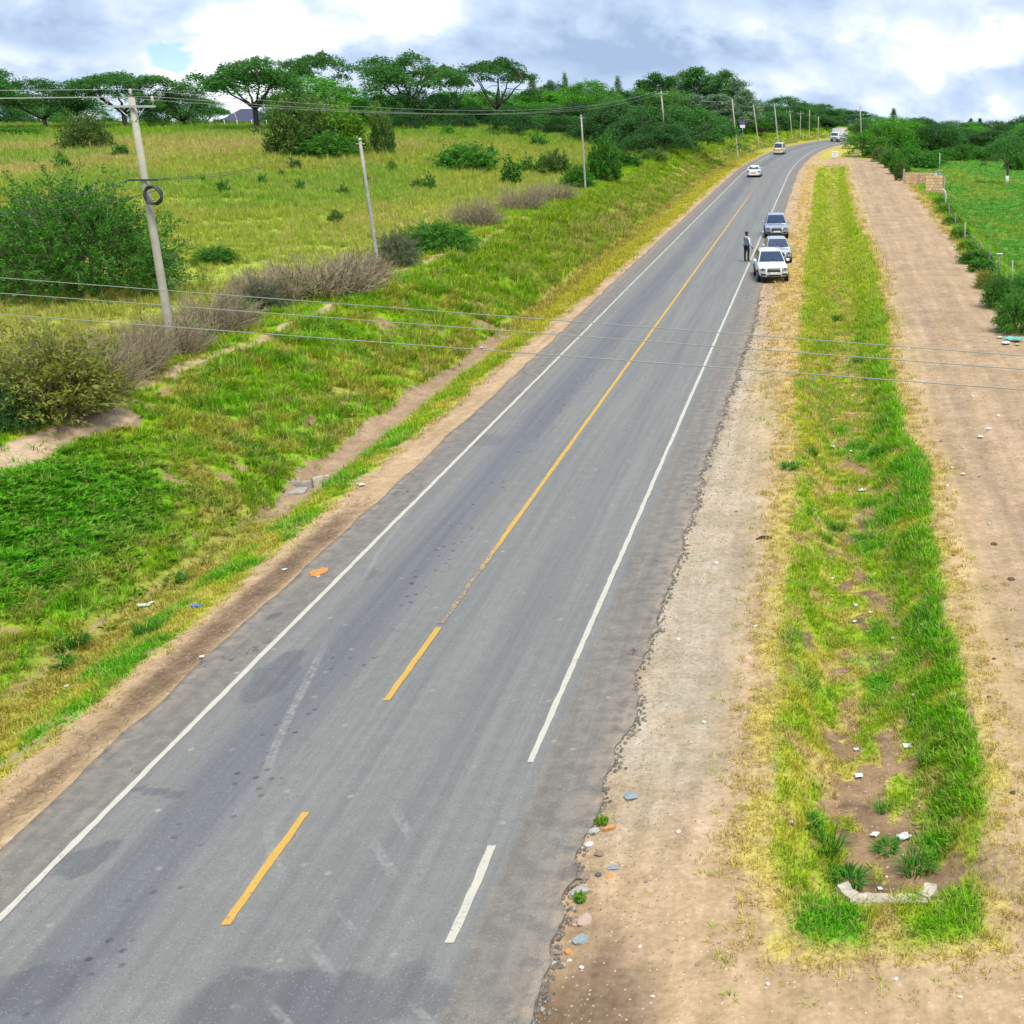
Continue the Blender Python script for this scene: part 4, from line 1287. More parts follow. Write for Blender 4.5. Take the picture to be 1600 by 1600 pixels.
AC = [make_acacia(1, 12, 15, 7, 48, 400, .30, leaf=.19, thick=.04, lower=.25), make_acacia(2, 12, 15, 6, 46, 400, .34, leaf=.19, dome=.36, thick=.045, lower=.4), make_acacia(3, 12, 14, 7, 56, 340, .26, leaf=.19, dome=.46, lower=.6, thick=.055),
      make_acacia(4, 12, 16, 6, 38, 340, .30, leaf=.18, thick=.032, lower=.3), make_acacia(5, 12, 14, 6, 62, 240, .20, leaf=.19, dome=.62, lower=.75, thick=.065)]
ACB = [make_acacia(11, 6, 10, 6, 64, 220, .14, .14, .66, .055, .75), make_acacia(12, 6, 10, 7, 70, 210, .12, .14, .75, .065, .8)]
COL = [make_column(21, 14, 5, 8200, .19), make_column(22, 14, 4, 5200, .16, .6), make_column(23, 14, 6, 9500, .20, .30, 72)]
RND = [make_round(31, 9, 9), make_round(32, 9, 10, 54, 120, squash=.8)]
BSH = [make_bush(41, 3, 4, 240, 34, .10), make_bush(42, 3, 4, 260, 32, .095, droop=.5), make_bush(43, 3, 4, 220, 36, .11, upright=.5)]
BIG = make_bush(45, 5, 7.5, 1150, 36, .075, .075, .016, .35, .66, 12, .34)
TWG = [make_twiggy(51, 1.6, 2.6), make_twiggy(52, 1.6, 2.6, 330), make_twiggy(53, 1.6, 2.6, 260, 4)]
FIN = [make_bush(141, 2, 3, 420, 40, .048, .06, .010, .3, .5, 9), make_bush(142, 2, 3, 380, 38, .05, .06, .011, .2, .42, 11)]
SML = [make_bush(47, 1, 1.1, 60, 16, .07, .03, .008, .2, .35, 4), make_bush(48, 1, 1.1, 56, 16, .075, .03, .008, .5, .3, 4), make_bush(49, 1, 1.1, 60, 15, .07, .03, .008, .1, .3, 4, .38, .5)]
print("protos done")

# --- acacias on the field crest
def acacia(px, Y, py, wpx, k, label, mat=LF_ACACIA, group=None, rz=None, protos=AC, name="acacia_tree"):
    p = at_depth(px, Y)
    h, w = size_at(p, py, wpx)
    return plant(name, protos[k], (M_BARK, mat), p, h, w, label, "tree", group, rz)


acacia(-22, 200, 98, 135, 1, "tall dark acacia at the outer end of the crest, beyond a round crowned acacia")
acacia(75, 218, 122, 145, 2, "dense round crowned acacia on the crest behind the lone globe shaped bush")
acacia(198, 224, 107, 170, 0, "wide flat acacia on the crest standing behind the pole with the cable coil")
acacia(290, 232, 128, 115, 4, "small bushy acacia between two wider ones next to the dark roofed house")
acacia(402, 212, 86, 178, 1, "broad acacia with leaning dark trunk in front of the dark roofed house", rz=2.0)
acacia(495, 258, 77, 140, 3, "thin see-through acacia rising behind the big olive thicket")
acacia(508, 228, 119, 160, 2, "low bright green acacia just above the big olive thicket", LF_ACACIA2)
acacia(642, 224, 80, 168, 1, "large layered acacia with thick dark trunk in the middle of the crest")
acacia(655, 220, 136, 120, 4, "low dark acacia clump round the foot of the large layered acacia", LF_DARK)
acacia(714, 240, 98, 72, 3, "narrow acacia top beside the large layered acacia")
acacia(780, 235, 86, 140, 3, "umbrella shaped acacia with bare forked limbs showing under its flat top", rz=.6)
for px, Y, py, w, k in ((5, 246, 146, 120, 4), (60, 262, 155, 110, 2), (132, 258, 150, 110, 4), (255, 262, 152, 100, 4), (318, 268, 152, 90, 2), (445, 250, 142, 90, 4)):
    acacia(px, Y, py, w, k, "small acacia in the row behind the trees of the crest", group="acacias behind the crest row")
for px, Y, py, w in ((15, 240, 178, 90), (110, 246, 180, 90), (165, 250, 182, 80), (240, 246, 182, 80), (300, 246, 182, 70), (345, 252, 184, 50), (445, 240, 160, 70), (560, 238, 165, 80), (600, 242, 168, 80), (690, 240, 170, 80), (735, 238, 172, 70), (815, 240, 172, 80)):
    p = at_depth(px, Y); h, w = size_at(p, py, w)
    plant("crest_shrub", BSH[px % 3], (M_TWIG, LF_DARK if px % 2 else LF_BUSH), p, h, w, "dark green shrub filling the gap under the crest acacias", "bush", "shrubs under the crest acacias", None, ("stems", "foliage"))
# --- the wood between field and road
for px, Y, py, w, k in ((570, 250, 146, 120, 4), (610, 262, 142, 130, 4), (700, 250, 142, 130, 2), (745, 255, 138, 120, 4), (835, 256, 142, 140, 2), (880, 262, 136, 130, 4), (915, 262, 140, 130, 4), (980, 258, 138, 140, 4), (870, 290, 130, 120, 2), (800, 275, 140, 130, 4),
                        (960, 240, 152, 120, 2), (1000, 268, 138, 110, 4), (1045, 272, 138, 110, 4), (855, 238, 160, 110, 4), (740, 240, 165, 90, 4), (905, 236, 160, 110, 2)):
    acacia(px, Y, py, w, k, ("mid green", "fresh bright green", "dark green")[px % 3] + " bushy acacia in the dense wood behind the field", (LF_ACACIA, LF_ACACIA2, LF_DARK)[px % 3], ("mid green", "fresh green", "dark green")[px % 3] + " acacias of the wood")
acacia(932, 250, 125, 105, 2, "bright green domed acacia standing out of the wood behind the field", LF_ACACIA2)
for px, Y, py, w, k in ((838, 285, 120, 26, 1), (866, 288, 128, 24, 0), (888, 292, 117, 18, 1), (970, 290, 122, 22, 1)):
    p = at_depth(px, Y); h, w = size_at(p, py, w)
    plant("slender_tree", COL[k], (M_BARK_PALE, LF_SILVER), p, h, w, "slender silver green treetop poking out above the wood", "tree", "slender trees above the wood")
for px, Y, py, w, k in ((1008, 262, 128, 40, 0), (1028, 255, 118, 44, 2), (1052, 258, 122, 44, 0), (1074, 250, 115, 42, 2), (1092, 246, 108, 50, 0), (1114, 250, 120, 44, 2), (1136, 244, 114, 46, 2), (1154, 242, 128, 46, 2), (1166, 238, 142, 36, 0),
                        (1040, 238, 150, 50, 2), (1085, 236, 150, 56, 2), (1125, 234, 150, 54, 0)):
    p = at_depth(px, Y + 40); h, w = size_at(p, py, w)
    plant("silver_oak_tree", COL[k], (M_BARK_PALE, LF_SILVER if (px % 4) else LF_ACACIA), p, h, w * 1.35, "tall silver green tree in the tight grove beside the road", "tree", "grove of tall silver trees")
for px, Y, py, w, k in ((1005, 188, 162, 150, 0), (1062, 196, 158, 160, 1), (965, 205, 160, 140, 0), (1088, 232, 164, 120, 1), (935, 215, 172, 110, 0), (1035, 180, 186, 110, 1), (1112, 262, 172, 80, 0), (900, 222, 176, 90, 1), (850, 225, 178, 80, 0)):
    acacia(px, Y, py, w, k, f"low spreading {'dark' if px % 2 else 'mid'} green thorn tree at the edge of the wood", LF_DARK if px % 2 else LF_ACACIA, f"low {'dark' if px % 2 else 'mid green'} thorn trees at the wood edge", None, ACB, "thorn_tree")
for px, py, pt, w, k in ((805, 216, 163, 75, 0), (872, 214, 176, 60, 1), (720, 205, 172, 60, 1), (640, 208, 172, 60, 0), (770, 200, 178, 50, 0)):
    p = ground(px, py); h, w = size_at(p, pt, w)
    plant("thorn_tree", ACB[k], (M_BARK, LF_DARK), p, h, w, "small dark thorn tree standing free in the tall grass", "tree", "free standing thorn trees")
# behind the bend
for px, Y, py, w, k in ((1190, 325, 160, 80, 4), (1232, 335, 150, 95, 2), (1262, 345, 160, 80, 4), (1212, 305, 172, 80, 4), (1286, 355, 162, 80, 2), (1310, 372, 168, 80, 4), (1332, 365, 172, 70, 2), (1245, 315, 175, 80, 4), (1275, 330, 178, 80, 4), (1305, 345, 182, 70, 4), (1180, 290, 172, 70, 4)):
    acacia(px, Y, py, w, k, ("deep green flat" if px % 2 else "lighter green") + " acacia behind the outside of the road bend", LF_DARK if px % 2 else LF_ACACIA, ("deep green" if px % 2 else "lighter green") + " acacias behind the bend")
for px, Y, w in ((1195, 292, 60), (1217, 302, 60), (1240, 315, 60), (1262, 325, 56), (1285, 335, 56), (1175, 286, 60), (1305, 345, 50), (1150, 274, 60), (1125, 268, 60)):
    p = at_depth(px, Y); w = w / px_per_m(p)
    plant("hedge_bush", BSH[px % 3], (M_TWIG, LF_DARK if px % 2 else LF_BUSH), p, 2.6 + .4 * (px % 3), w, "dark hedge bush along the outside of the road bend", "bush", "hedge along the bend", names=("stems", "foliage"))
p = at_depth(1190, 275); h, w = size_at(p, 178, 36)
plant("round_tree", RND[0], (M_BARK, LF_BUSH), p, h, w, "bright round green tree beside the purple and white sign", "tree")
# --- right of the track
acacia(1388, 222, 182, 118, 1, "wide layered bright green acacia beside the pole at the track end", LF_ACACIA2, None, .4, ACB)
acacia(1425, 230, 188, 120, 0, "flat green acacia next to the wide layered one by the track end", LF_ACACIA2, None, 1.4, ACB)
acacia(1458, 226, 194, 90, 4, "dark rounded acacia behind the stone gate walls", LF_DARK)
p = ground(1502, 251); h, w = size_at(p, 221, 31)
plant("globe_bush", BSH[1], (M_TWIG, LF_BUSH), p, h, w, "globe shaped dark green bush alone at the far edge of the pasture", "bush", names=("stems", "foliage"))
p = ground(1573, 288); h, w = size_at(p, 212, 72)
plant("pasture_acacia", make_acacia(61, 7, 7, 5, 30, 170, .45, .12, .25, .06, .3), (M_BARK, LF_ACACIA), p, h, w, "small acacia with whitewashed trunk foot standing in the pasture", "tree", rz=0)
mbw = MB().tube([(0, 0, 0), (0, 0, 1.25)], [.30, .262], 10)
lime = mbw.build("whitewash", simple("whitewash", (.72, .71, .66), .9, var=.1), None)
lime.parent = [o for o in col.objects if o.name.startswith("pasture_acacia")][0]
lime.location = (0, 0, 0)
for px, Y, py, w, k in ((1400, 262, 180, 100, 4), (1440, 275, 183, 110, 2), (1480, 285, 187, 110, 4), (1520, 290, 190, 110, 2), (1560, 285, 187, 110, 4), (1600, 280, 180, 110, 2), (1640, 270, 178, 110, 4),
                        (1500, 258, 198, 100, 4), (1545, 252, 203, 100, 2), (1590, 246, 202, 100, 4), (1625, 235, 195, 100, 2), (1470, 250, 203, 90, 2), (1350, 255, 184, 80, 4), (1372, 275, 182, 80, 2), (1425, 258, 194, 90, 4), (1455, 268, 192, 100, 4), (1520, 270, 196, 100, 4), (1570, 262, 195, 100, 2), (1610, 258, 190, 100, 4)):
    acacia(px, Y, py, w, k, ("mid green", "dark green", "fresh bright green")[(px // 10) % 3] + " acacia in the dense tree belt beyond the pasture", (LF_ACACIA, LF_DARK, LF_ACACIA2)[(px // 10) % 3], ("mid green", "dark green", "fresh green")[(px // 10) % 3] + " acacias of the pasture tree belt")
for px, Y, py, w, k in ((1396, 300, 171, 18, 1), (1516, 305, 186, 12, 0), (1530, 306, 186, 13, 0)):
    p = at_depth(px, Y); h, w = size_at(p, py, w)
    plant("cypress_tree", COL[k], (M_BARK, LF_DARK), p, h, w, "narrow dark tree rising above the tree belt beyond the pasture", "tree", "narrow trees above the belt")
for px, py, pt, w in ((1440, 262, 236, 70), (1455, 256, 232, 60), (1480, 250, 230, 60), (1520, 246, 226, 70), (1540, 250, 228, 70), (1592, 265, 236, 60), (1560, 245, 224, 70), (1610, 258, 230, 60), (1420, 250, 228, 60), (1500, 243, 222, 60), (1580, 248, 226, 60)):
    p = ground(px, py); h, w = size_at(p, pt, w)
    plant("pasture_bush", BSH[px % 3], (M_TWIG, LF_BUSH), p, h, w, "green bush where the pasture meets the tree belt", "bush", "bushes at the pasture edge", names=("stems", "foliage"))

ST = ("stems", "foliage")


def bush(px, py, pt, w, k, mats, label, group=None, name="bush", protos=BSH, rz=None):
    p = ground(px, py); h, w = size_at(p, pt, w)
    return plant(name, protos[k], mats, p, h * 1.1, w * 1.12, label, "bush", group, rz, ST)


# --- field bushes
p = ground(135, 462); h, w = size_at(p, 268, 320)
plant("thicket", BIG, (M_TWIG, LF_BUSH), p, h, w, "huge dense green thicket with arching twigs beside the pole with the cable coil", "bush", None, .5, ST)
bush(45, 440, 330, 150, 1, (M_TWIG, LF_BUSH), "lower green shoulder of shrub leaning on the huge thicket")
bush(140, 238, 174, 72, 1, (M_TWIG, LF_OLIVE), "lone globe shaped bush high on the field below the crest acacias", name="globe_bush")
bush(470, 248, 146, 100, 0, (M_TWIG, LF_OLIVE), "tall olive green thicket shrub on the field with dark hollows", name="thicket")
bush(535, 246, 160, 90, 2, (M_TWIG, LF_LIME), "yellow green topped shrub joined to the tall olive thicket", name="thicket")
bush(505, 244, 152, 80, 1, (M_TWIG, LF_OLIVE), "olive middle shrub between the two tallest shrubs of the thicket")
bush(515, 250, 205, 95, 1, (M_TWIG, LF_BUSH), "low dark green shrub at the foot of the olive thicket")
bush(601, 246, 164, 46, 2, (M_TWIG, LF_OLIVE), "narrow upright olive bush right behind the bare telephone pole", name="upright_bush")
bush(730, 270, 222, 100, 0, (M_TWIG, LF_BUSH), "wide low green bush alone in the straw coloured grass")
bush(945, 285, 214, 62, 2, (M_TWIG, LF_BUSH), "bright green upright bush beside the telephone pole on the crest")
bush(905, 296, 255, 50, 0, (M_TWIG, LF_BUSH), "small green bush at the foot of the telephone pole on the crest")
bush(870, 278, 236, 60, 2, (M_TWIG, LF_OLIVE), "spiky olive shrub in the tall grass near the crest pole")
bush(340, 412, 384, 70, 1, (M_TWIG, LF_BUSH), "low round leafy bush in the grass between pole and grey thorn scrub")
bush(690, 392, 344, 110, 0, (M_TWIG, LF_BUSH), "lush low green hedge bush on the crest beside the footpath", protos=FIN)
bush(640, 396, 358, 60, 1, (M_TWIG, LF_BUSH), "small lush green hedge bush touching the telephone pole shrubs", protos=FIN)
bush(622, 415, 362, 70, 0, (M_DRY, LF_GREYGREEN), "grey green feathery shrub beside the leaning telephone pole", protos=FIN)
bush(412, 486, 438, 76, 1, (M_DRY, LF_GREYGREEN), "pale grey green shrub growing out of the grey thorn scrub", protos=FIN)
bush(20, 215, 198, 110, 1, (M_TWIG, LF_BUSH), "low dark shrub on the crest near the outer acacia")
for px, py, pt, w in ((1000, 242, 218, 60), (1065, 232, 212, 50), (975, 262, 236, 60), (1020, 252, 232, 46), (1110, 222, 205, 40)):
    bush(px, py, pt, w, px % 3, (M_TWIG, LF_BUSH if px % 2 else LF_OLIVE), "mixed green shrub on the crest at the foot of the wood", "shrubs at the foot of the wood")
# --- grey leafless scrub along the crest
for px, py, pt, w, k in ((500, 460, 394, 170, 0), (415, 478, 415, 100, 1), (335, 520, 452, 110, 2), (562, 440, 390, 80, 1)):
    bush(px, py, pt, w, k, (M_DRY, LF_DRY), "grey leafless thorn scrub on the crest between the two nearest poles", "grey scrub between the poles", "thorn_scrub", TWG)
for px, py, pt, w in ((450, 470, 432, 70), (372, 505, 462, 60), (300, 540, 500, 60), (545, 446, 414, 50)):
    bush(px, py, pt, w, px % 2, (M_TWIG, LF_BUSH), "green leafy shrub grown into the grey thorn scrub between the poles", "green shrubs in the grey scrub", "crest_shrub", FIN)
bush(745, 355, 306, 68, 1, (M_DRY, LF_DRY), "round purple grey thorn shrub alone beyond the lush hedge bush", None, "thorn_scrub", TWG)
bush(815, 330, 288, 62, 0, (M_DRY, LF_DRY), "purple grey thorn shrub, nearer one of the pair before the crest pole", None, "thorn_scrub", TWG)
bush(862, 316, 282, 64, 2, (M_DRY, LF_DRY), "purple grey thorn shrub, farther one of the pair before the crest pole", None, "thorn_scrub", TWG)
bush(95, 650, 512, 220, 1, (M_DRY, leaf_mat("rust_leaf", (.15, .18, .03), (.27, .30, .05), (.30, .25, .08))), "brown green shrub with bare forked branches above the bare slump", None, "thorn_scrub", FIN)
bush(15, 672, 590, 110, 2, (M_TWIG, LF_DARK), "dark green undergrowth shrub in front of the brown green shrub", protos=[None, None, FIN[0]])
for px, py, pt, w, k in ((205, 585, 505, 120, 2), (140, 618, 530, 140, 0), (270, 555, 488, 110, 1), (95, 640, 560, 100, 1)):
    bush(px, py, pt, w, k, (M_DRY, LF_DRY), "bare grey brown scrub on the crest around the brown green shrub", "bare scrub near the slump", "thorn_scrub", TWG)
# --- small plants in the field
for px, py, s in ((463, 270, 26), (537, 308, 20), (525, 352, 24), (612, 270, 18), (655, 298, 22), (440, 280, 16), (320, 290, 16), (350, 305, 24), (410, 290, 18), (672, 300, 26), (800, 292, 44),
                  (828, 275, 30), (850, 272, 36), (610, 248, 20), (770, 250, 24), (190, 250, 30), (100, 268, 26), (95, 255, 18), (700, 215, 22), (840, 232, 26), (575, 290, 16), (470, 300, 20)):
    bush(px, py, py - s, s * 1.1, px % 3, (M_TWIG, LF_OLIVE if px % 2 else LF_BUSH), "small dark shrub poking out of the tall field grass", "small shrubs in the field", "field_shrub", SML)
# --- hedge right of the track
for px, py, pt, w, k in ((1590, 520, 452, 74, 0), (1562, 480, 425, 60, 1), (1600, 470, 425, 60, 0)):
    bush(px, py, pt, w, k, (M_TWIG, LF_BUSH), "dense green hedge bush at the edge of the dirt track by the fence", "hedge bushes by the fence", "hedge_bush", FIN)
bush(1541, 450, 420, 38, 1, (M_DRY, leaf_mat("rust_leaf", (0, 0, 0), (0, 0, 0))), "rusty brown tipped hedge bush at the edge of the dirt track", protos=FIN)
for px, py, pt, w, k in ((1365, 246, 222, 36, 0), (1380, 252, 226, 40, 1), (1395, 262, 234, 40, 2), (1405, 272, 240, 36, 0), (1388, 256, 232, 30, 1), (1408, 282, 250, 26, 2)):
    bush(px, py, pt, w, k, (M_TWIG, LF_BUSH if px % 2 else LF_OLIVE), "hedge bush along the dirt track leading to the stone gate walls", "hedge before the gate walls", "hedge_bush")
for px, py, pt, w, k in ((1478, 335, 308, 24, 0), (1490, 352, 328, 22, 1), (1500, 376, 340, 26, 2), (1525, 412, 380, 40, 0), (1512, 392, 365, 26, 1), (1470, 322, 300, 20, 2), (1535, 425, 395, 36, 2)):
    bush(px, py, py - (py - pt) * .72, w * 1.5, k, (M_TWIG, LF_BUSH if px % 2 else LF_LIME), "leafy scrub grown through the wire fence of the pasture", "scrub along the wire fence", "fence_scrub")
# --- dark green tufts and weeds on the verge and in the swale
CLUMP = [blade_tuft('clump', 90, .17, .36, .018, .9, 401), blade_tuft('clump', 110, .20, .28, .024, 1.2, 402, True)]
for me_ in CLUMP: me_.materials.append(LF_BUSH)
for px, py, s in ((230, 975, 46), (1290, 1315, 60), (1380, 1260, 30), (1430, 1345, 60), (1325, 1365, 50), (1235, 725, 26), (1268, 703, 28), (1308, 495, 24), (1385, 1320, 34), (1265, 1280, 36), (1312, 822, 26), (1290, 838, 24),
                  (1450, 1180, 40), (1375, 700, 28), (1345, 560, 24), (100, 1000, 46), (125, 997, 30), (95, 1030, 34), (275, 900, 30)):
    p = ground(px, py + s * .3); w = s / px_per_m(p)
    o = bpy.data.objects.new("grass_clump", CLUMP[px % 2]); col.objects.link(o)
    o.location = p; o.scale = (w / .5, w / .5, w / .5 * .9); o.rotation_euler = (0, 0, px * .7)
    tag(o, "dark green grassy clump standing out of the verge grass", "grass", "green clumps in the verges")

# ------------------------------------------------------------------ poles and wires
M_POLE = simple("weathered_concrete_pole", (.42, .38, .31), .85, var=.15, scale=3, bump=.2)
M_POLE_G = simple("grey_timber_pole", (.36, .34, .31), .9, var=.22, scale=4, bump=.3)
M_STEEL = simple("galvanised_steel", (.50, .51, .52), .45, .6, var=.1, scale=10)
M_PORC = simple("brown_white_porcelain", (.55, .48, .42), .3, var=.15)
M_WIRE = simple("aluminium_wire", (.36, .36, .33), .5, .3, var=.05)
M_CABLE = simple("black_cable", (.035, .04, .05), .5, var=.1)
ROAD_DIR = Vector((0, 1, 0))
POLES = {}


def pole(key, base, top, label, mat=M_POLE, arm=None, r0=.13, r1=.085, group=None, arm_dir=(1, 0, 0), ins=True, coil=False, brace=None, depth=None):
    p = (ground(*base) if depth is None else at_depth(base[0], depth)) if len(base) == 2 else Vector(base)
    t = on_plane(top[0], top[1], p.y) if len(top) == 2 else Vector(top)
    e = empty("utility_pole", p, 0, label, "utility pole", group)
    v = t - p
    MB().tube([v * -.05, v * .0, v * .33, v * .66, v], [r0, r0, r0 * .67 + r1 * .33, r0 * .33 + r1 * .67, r1], 12).build("post", mat, e)
    att = []
    if arm:
        a = Vector(arm_dir).normalized(); c = v * .965
        n = a.cross(Vector((0, 0, 1))).normalized() * (r1 + .05)
        MB().box(c + n, (arm, .07, .075), math.atan2(a.y, a.x)).build("crossarm", M_STEEL, e)
        for s in (-1, 1):
            MB().tube([c + n * .9 + a * s * arm * .28 - Vector((0, 0, .02)), v * .90 + n * .6], .018, 4).build("arm_brace", M_STEEL, e)
        spots = [c + n + a * s * arm * .46 + Vector((0, 0, .06)) for s in (-1, 1)] + [v + Vector((0, 0, .0))]
        for q in spots:
            MB().lathe(q, [(.018, 0), (.018, .10), (.065, .10), (.05, .15), (.06, .17), (.045, .22), (.05, .24), (.03, .29)], 10).build("insulator", M_PORC, e)
            att.append(p + q + Vector((0, 0, .27)))
    else:
        MB().lathe(v, [(r1 * 1.08, -.12), (r1 * 1.08, .015), (r1 * .7, .035)], 10).build("pole_cap", M_STEEL, e)
        if ins:
            for s in (-1, 1):
                MB().box(v * .965 + Vector((s * (r1 + .07), 0, 0)), (.14, .05, .05)).build("bracket", M_STEEL, e)
                att.append(p + v * .965 + Vector((s * (r1 + .13), 0, .03)))
    if coil:
        c = v * .615
        MB().box(v * .675 + Vector((0, -.14, 0)), (1.05, .06, .06)).build("cable_arm", M_CABLE, e)
        R, pts = .30, []
        for k in range(129):
            a = 2 * math.pi * k / 32
            rr = R + .03 * math.sin(k * .55)
            pts.append(c + Vector((.34 + math.cos(a) * rr, -.22 - .02 * (k / 32), math.sin(a) * rr)))
        MB().tube(pts, .04, 6).build("cable_coil", M_CABLE, e)
    if brace:
        b = ground(*brace)
        MB().tube([b - p - Vector((0, 0, .3)), v * .8], [.07, .06], 8).build("brace_post", mat, e)
    POLES[key] = att
    return e, p, v


e1, p1, v1 = pole('P1', (268, 533), (205, 152), "tall concrete power pole with crossarm and a hanging cable coil", arm=1.65, arm_dir=(1, .12, 0), coil=True, r0=.16, r1=.11)
pole('P2', (592, 426), (562, 217), "bare grey leaning telephone pole beside the grey thorn scrub", M_POLE_G, r0=.10, r1=.075)
pole('P3', (915, 298), (908, 180), "bare grey telephone pole rising from the bright green bushes on the crest", M_POLE_G, r0=.10, r1=.075)
pole('P4', (1041, 237), (1033, 143), "power pole with crossarm on the crest in front of the grove of silver trees", arm=1.8, r0=.15, r1=.1)
pole('P5', (1153, 229), (1144, 155), "leaning power pole on the crest nearest the purple and white sign", depth=221, r0=.15, r1=.1)
pole('P6', (1186, 214), (1177, 163), "leaning thin pole at the start of the bend beside the round green tree", depth=258, r0=.13, r1=.09)
pole('P7', (1216, 213), (1210, 163), "power pole with a slanting brace post at the road bend", arm=1.5, depth=266, r0=.15, r1=.1, brace=(1219, 217))
for i, (b, t, a) in enumerate((((1238, 290), (1234, 173), 1.5), ((1250, 298), (1251, 176), 1.4), ((1264, 302), (1265, 172), None), ((1278, 292), (1279, 182), None))):
    pole('F%d' % i, (b[0], 0), t, "thin far pole in the row following the outside of the bend", depth=b[1], arm=a, r0=.12, r1=.08, group="poles along the bend")
pole('P12', (1347, 243), (1344, 166), "single pole at the end of the dirt track in front of the layered acacia", r0=.13, r1=.09)
pp = at_depth(706, 228)
pole('P13', tuple(pp), tuple(on_plane(702, 145, 228)), "slim pale pole on the crest between the two umbrella acacias", r0=.12, r1=.08)
# poles that carry the lines out of the picture
pole('P0', (-70, 14, hz(-70, 14)), (-70, 14, hz(-70, 14) + 10.2), "crossarm power pole in the field beyond the huge thicket", arm=1.9, arm_dir=(.5, 1, 0), r0=.16, r1=.11, group="outlying poles")
pA, pB = Vector((-36.5, 29.6, 0)), Vector((19.5, 11.2, 0))
AD = Vector((.31, .95, 0))
pole('A', (pA.x, pA.y, hz(pA.x, pA.y)), (pA.x, pA.y, 7.0), "short power pole in the field holding the wires that cross the road", arm=3.4, arm_dir=AD, r0=.16, r1=.11, group="outlying poles")
pole('B', (pB.x, pB.y, hz(pB.x, pB.y)), (pB.x, pB.y, 7.0), "short power pole by the pasture holding the wires that cross the road", arm=3.4, arm_dir=AD, r0=.16, r1=.11, group="outlying poles")


def wire(a, b, sag, r, mat, label, group, cat="wire", n=28):
    a, b = Vector(a), Vector(b)
    pts = []
    for k in range(n + 1):
        t = k / n
        p = a.lerp(b, t); p.z -= sag * 4 * t * (1 - t); pts.append(p)
    o = MB().tube(pts, r, 5).build("overhead_wire" if cat == "wire" else "phone_cable", mat)
    tag(o, label, cat, group)


def on_height(px, py, z):
    d = ray(px, py); t = (z - CAM_H) / d[2]
    return Vector((d[0] * t, d[1] * t, z))


# the three wires that cross the road near the camera
for (ya, yb) in ((434, 556), (458, 577), (491, 609)):
    a = on_height(0, ya, 7.15); b = on_height(1600, yb, 7.05)
    d = b - a
    wire(a - d * .95, b + d * .62, .0, .0085, M_WIRE, "bare overhead wire stretched across the road between the verges", "wires crossing the road", n=6)
g = "wires of the field power line"
for i in range(3):
    wire(POLES['P0'][i], POLES['P1'][i], .5, .009, M_WIRE, "overhead wire running from the coil pole out over the thicket", g)
    wire(POLES['P1'][i], POLES['P4'][i], 1.6, .009, M_WIRE, "overhead wire sagging from the coil pole to the grove pole", g)
for a, b in (('P5', 'P6'), ('P2', 'P3')):
    for i in range(2 if a == 'P5' else 0):
        wire(POLES[a][i], POLES[b][i], .5, .011, M_WIRE, "thin wire between the leaning poles at the bend", "wires at the bend")
wire(POLES['P4'][0], POLES['P5'][0], .6, .012, M_WIRE, "thin wire from the grove pole to the next leaning pole", "wires past the grove")
wire(POLES['P4'][1], POLES['P5'][1], .6, .012, M_WIRE, "thin wire from the grove pole to the next leaning pole", "wires past the grove")
c1 = p1 + v1 * .675
ce = at_depth(448, 150); ce.z = top_z(ce, 243)
for s, dz in ((-.5, 0), (.5, -.35)):
    wire(c1 + Vector((s, -.14, 0)), ce + Vector((s * .3, 0, dz * .4)), .5, .012, M_CABLE, "black phone cable from the coil pole towards the olive thicket", "phone cables of the coil pole", "cable")
cl = on_plane(-60, 315, p1.y - 8); cl2 = on_plane(-60, 335, p1.y - 8)
wire(c1 + Vector((-.5, -.14, 0)), cl, .25, .012, M_CABLE, "black phone cable from the coil pole out over the huge thicket", "phone cables over the thicket", "cable")
wire(c1 + Vector((.5, -.14, -.35)), cl2, .25, .012, M_CABLE, "black phone cable from the coil pole out over the huge thicket", "phone cables over the thicket", "cable")

# ------------------------------------------------------------------ concrete headwalls
M_CONC = simple("rough_concrete", (.42, .365, .29), .9, var=.35, scale=7, bump=.6)
M_CONC_D = simple("stained_concrete", (.33, .29, .255), .9, var=.25, scale=5, bump=.6)


def slab_path(pts, w, h, z0, seed):
    """low thick wall along a plan polyline, with worn uneven edges"""
    r = random.Random(seed); vs, fs = [], []
    P = []
    for a, b in zip(pts[:-1], pts[1:]):
        n = max(2, int((Vector(b) - Vector(a)).length / .08))
        P += [Vector(a).lerp(Vector(b), k / n) for k in range(n)]
    P.append(Vector(pts[-1]))
    for k, p in enumerate(P):
        d = (P[min(k + 1, len(P) - 1)] - P[max(k - 1, 0)]).normalized(); n = Vector((-d.y, d.x))
        for (s, z) in ((-1, 0), (-1, .82), (-.8, 1), (.8, 1), (1, .82), (1, 0)):
            q = p.xy + n * s * w / 2 * (1 + r.uniform(-.1, .1))
            vs.append((q.x, q.y, z0 + h * z + (r.uniform(-.012, .012) if z else 0)))
    for k in range(len(P) - 1):
        for j in range(6): fs.append((k * 6 + j, k * 6 + (j + 1) % 6, (k + 1) * 6 + (j + 1) % 6, (k + 1) * 6 + j))
    fs.append((0, 1, 2, 3, 4, 5)); fs.append(tuple(len(vs) - 6 + j for j in reversed(range(6))))
    return MB().add(vs, fs)


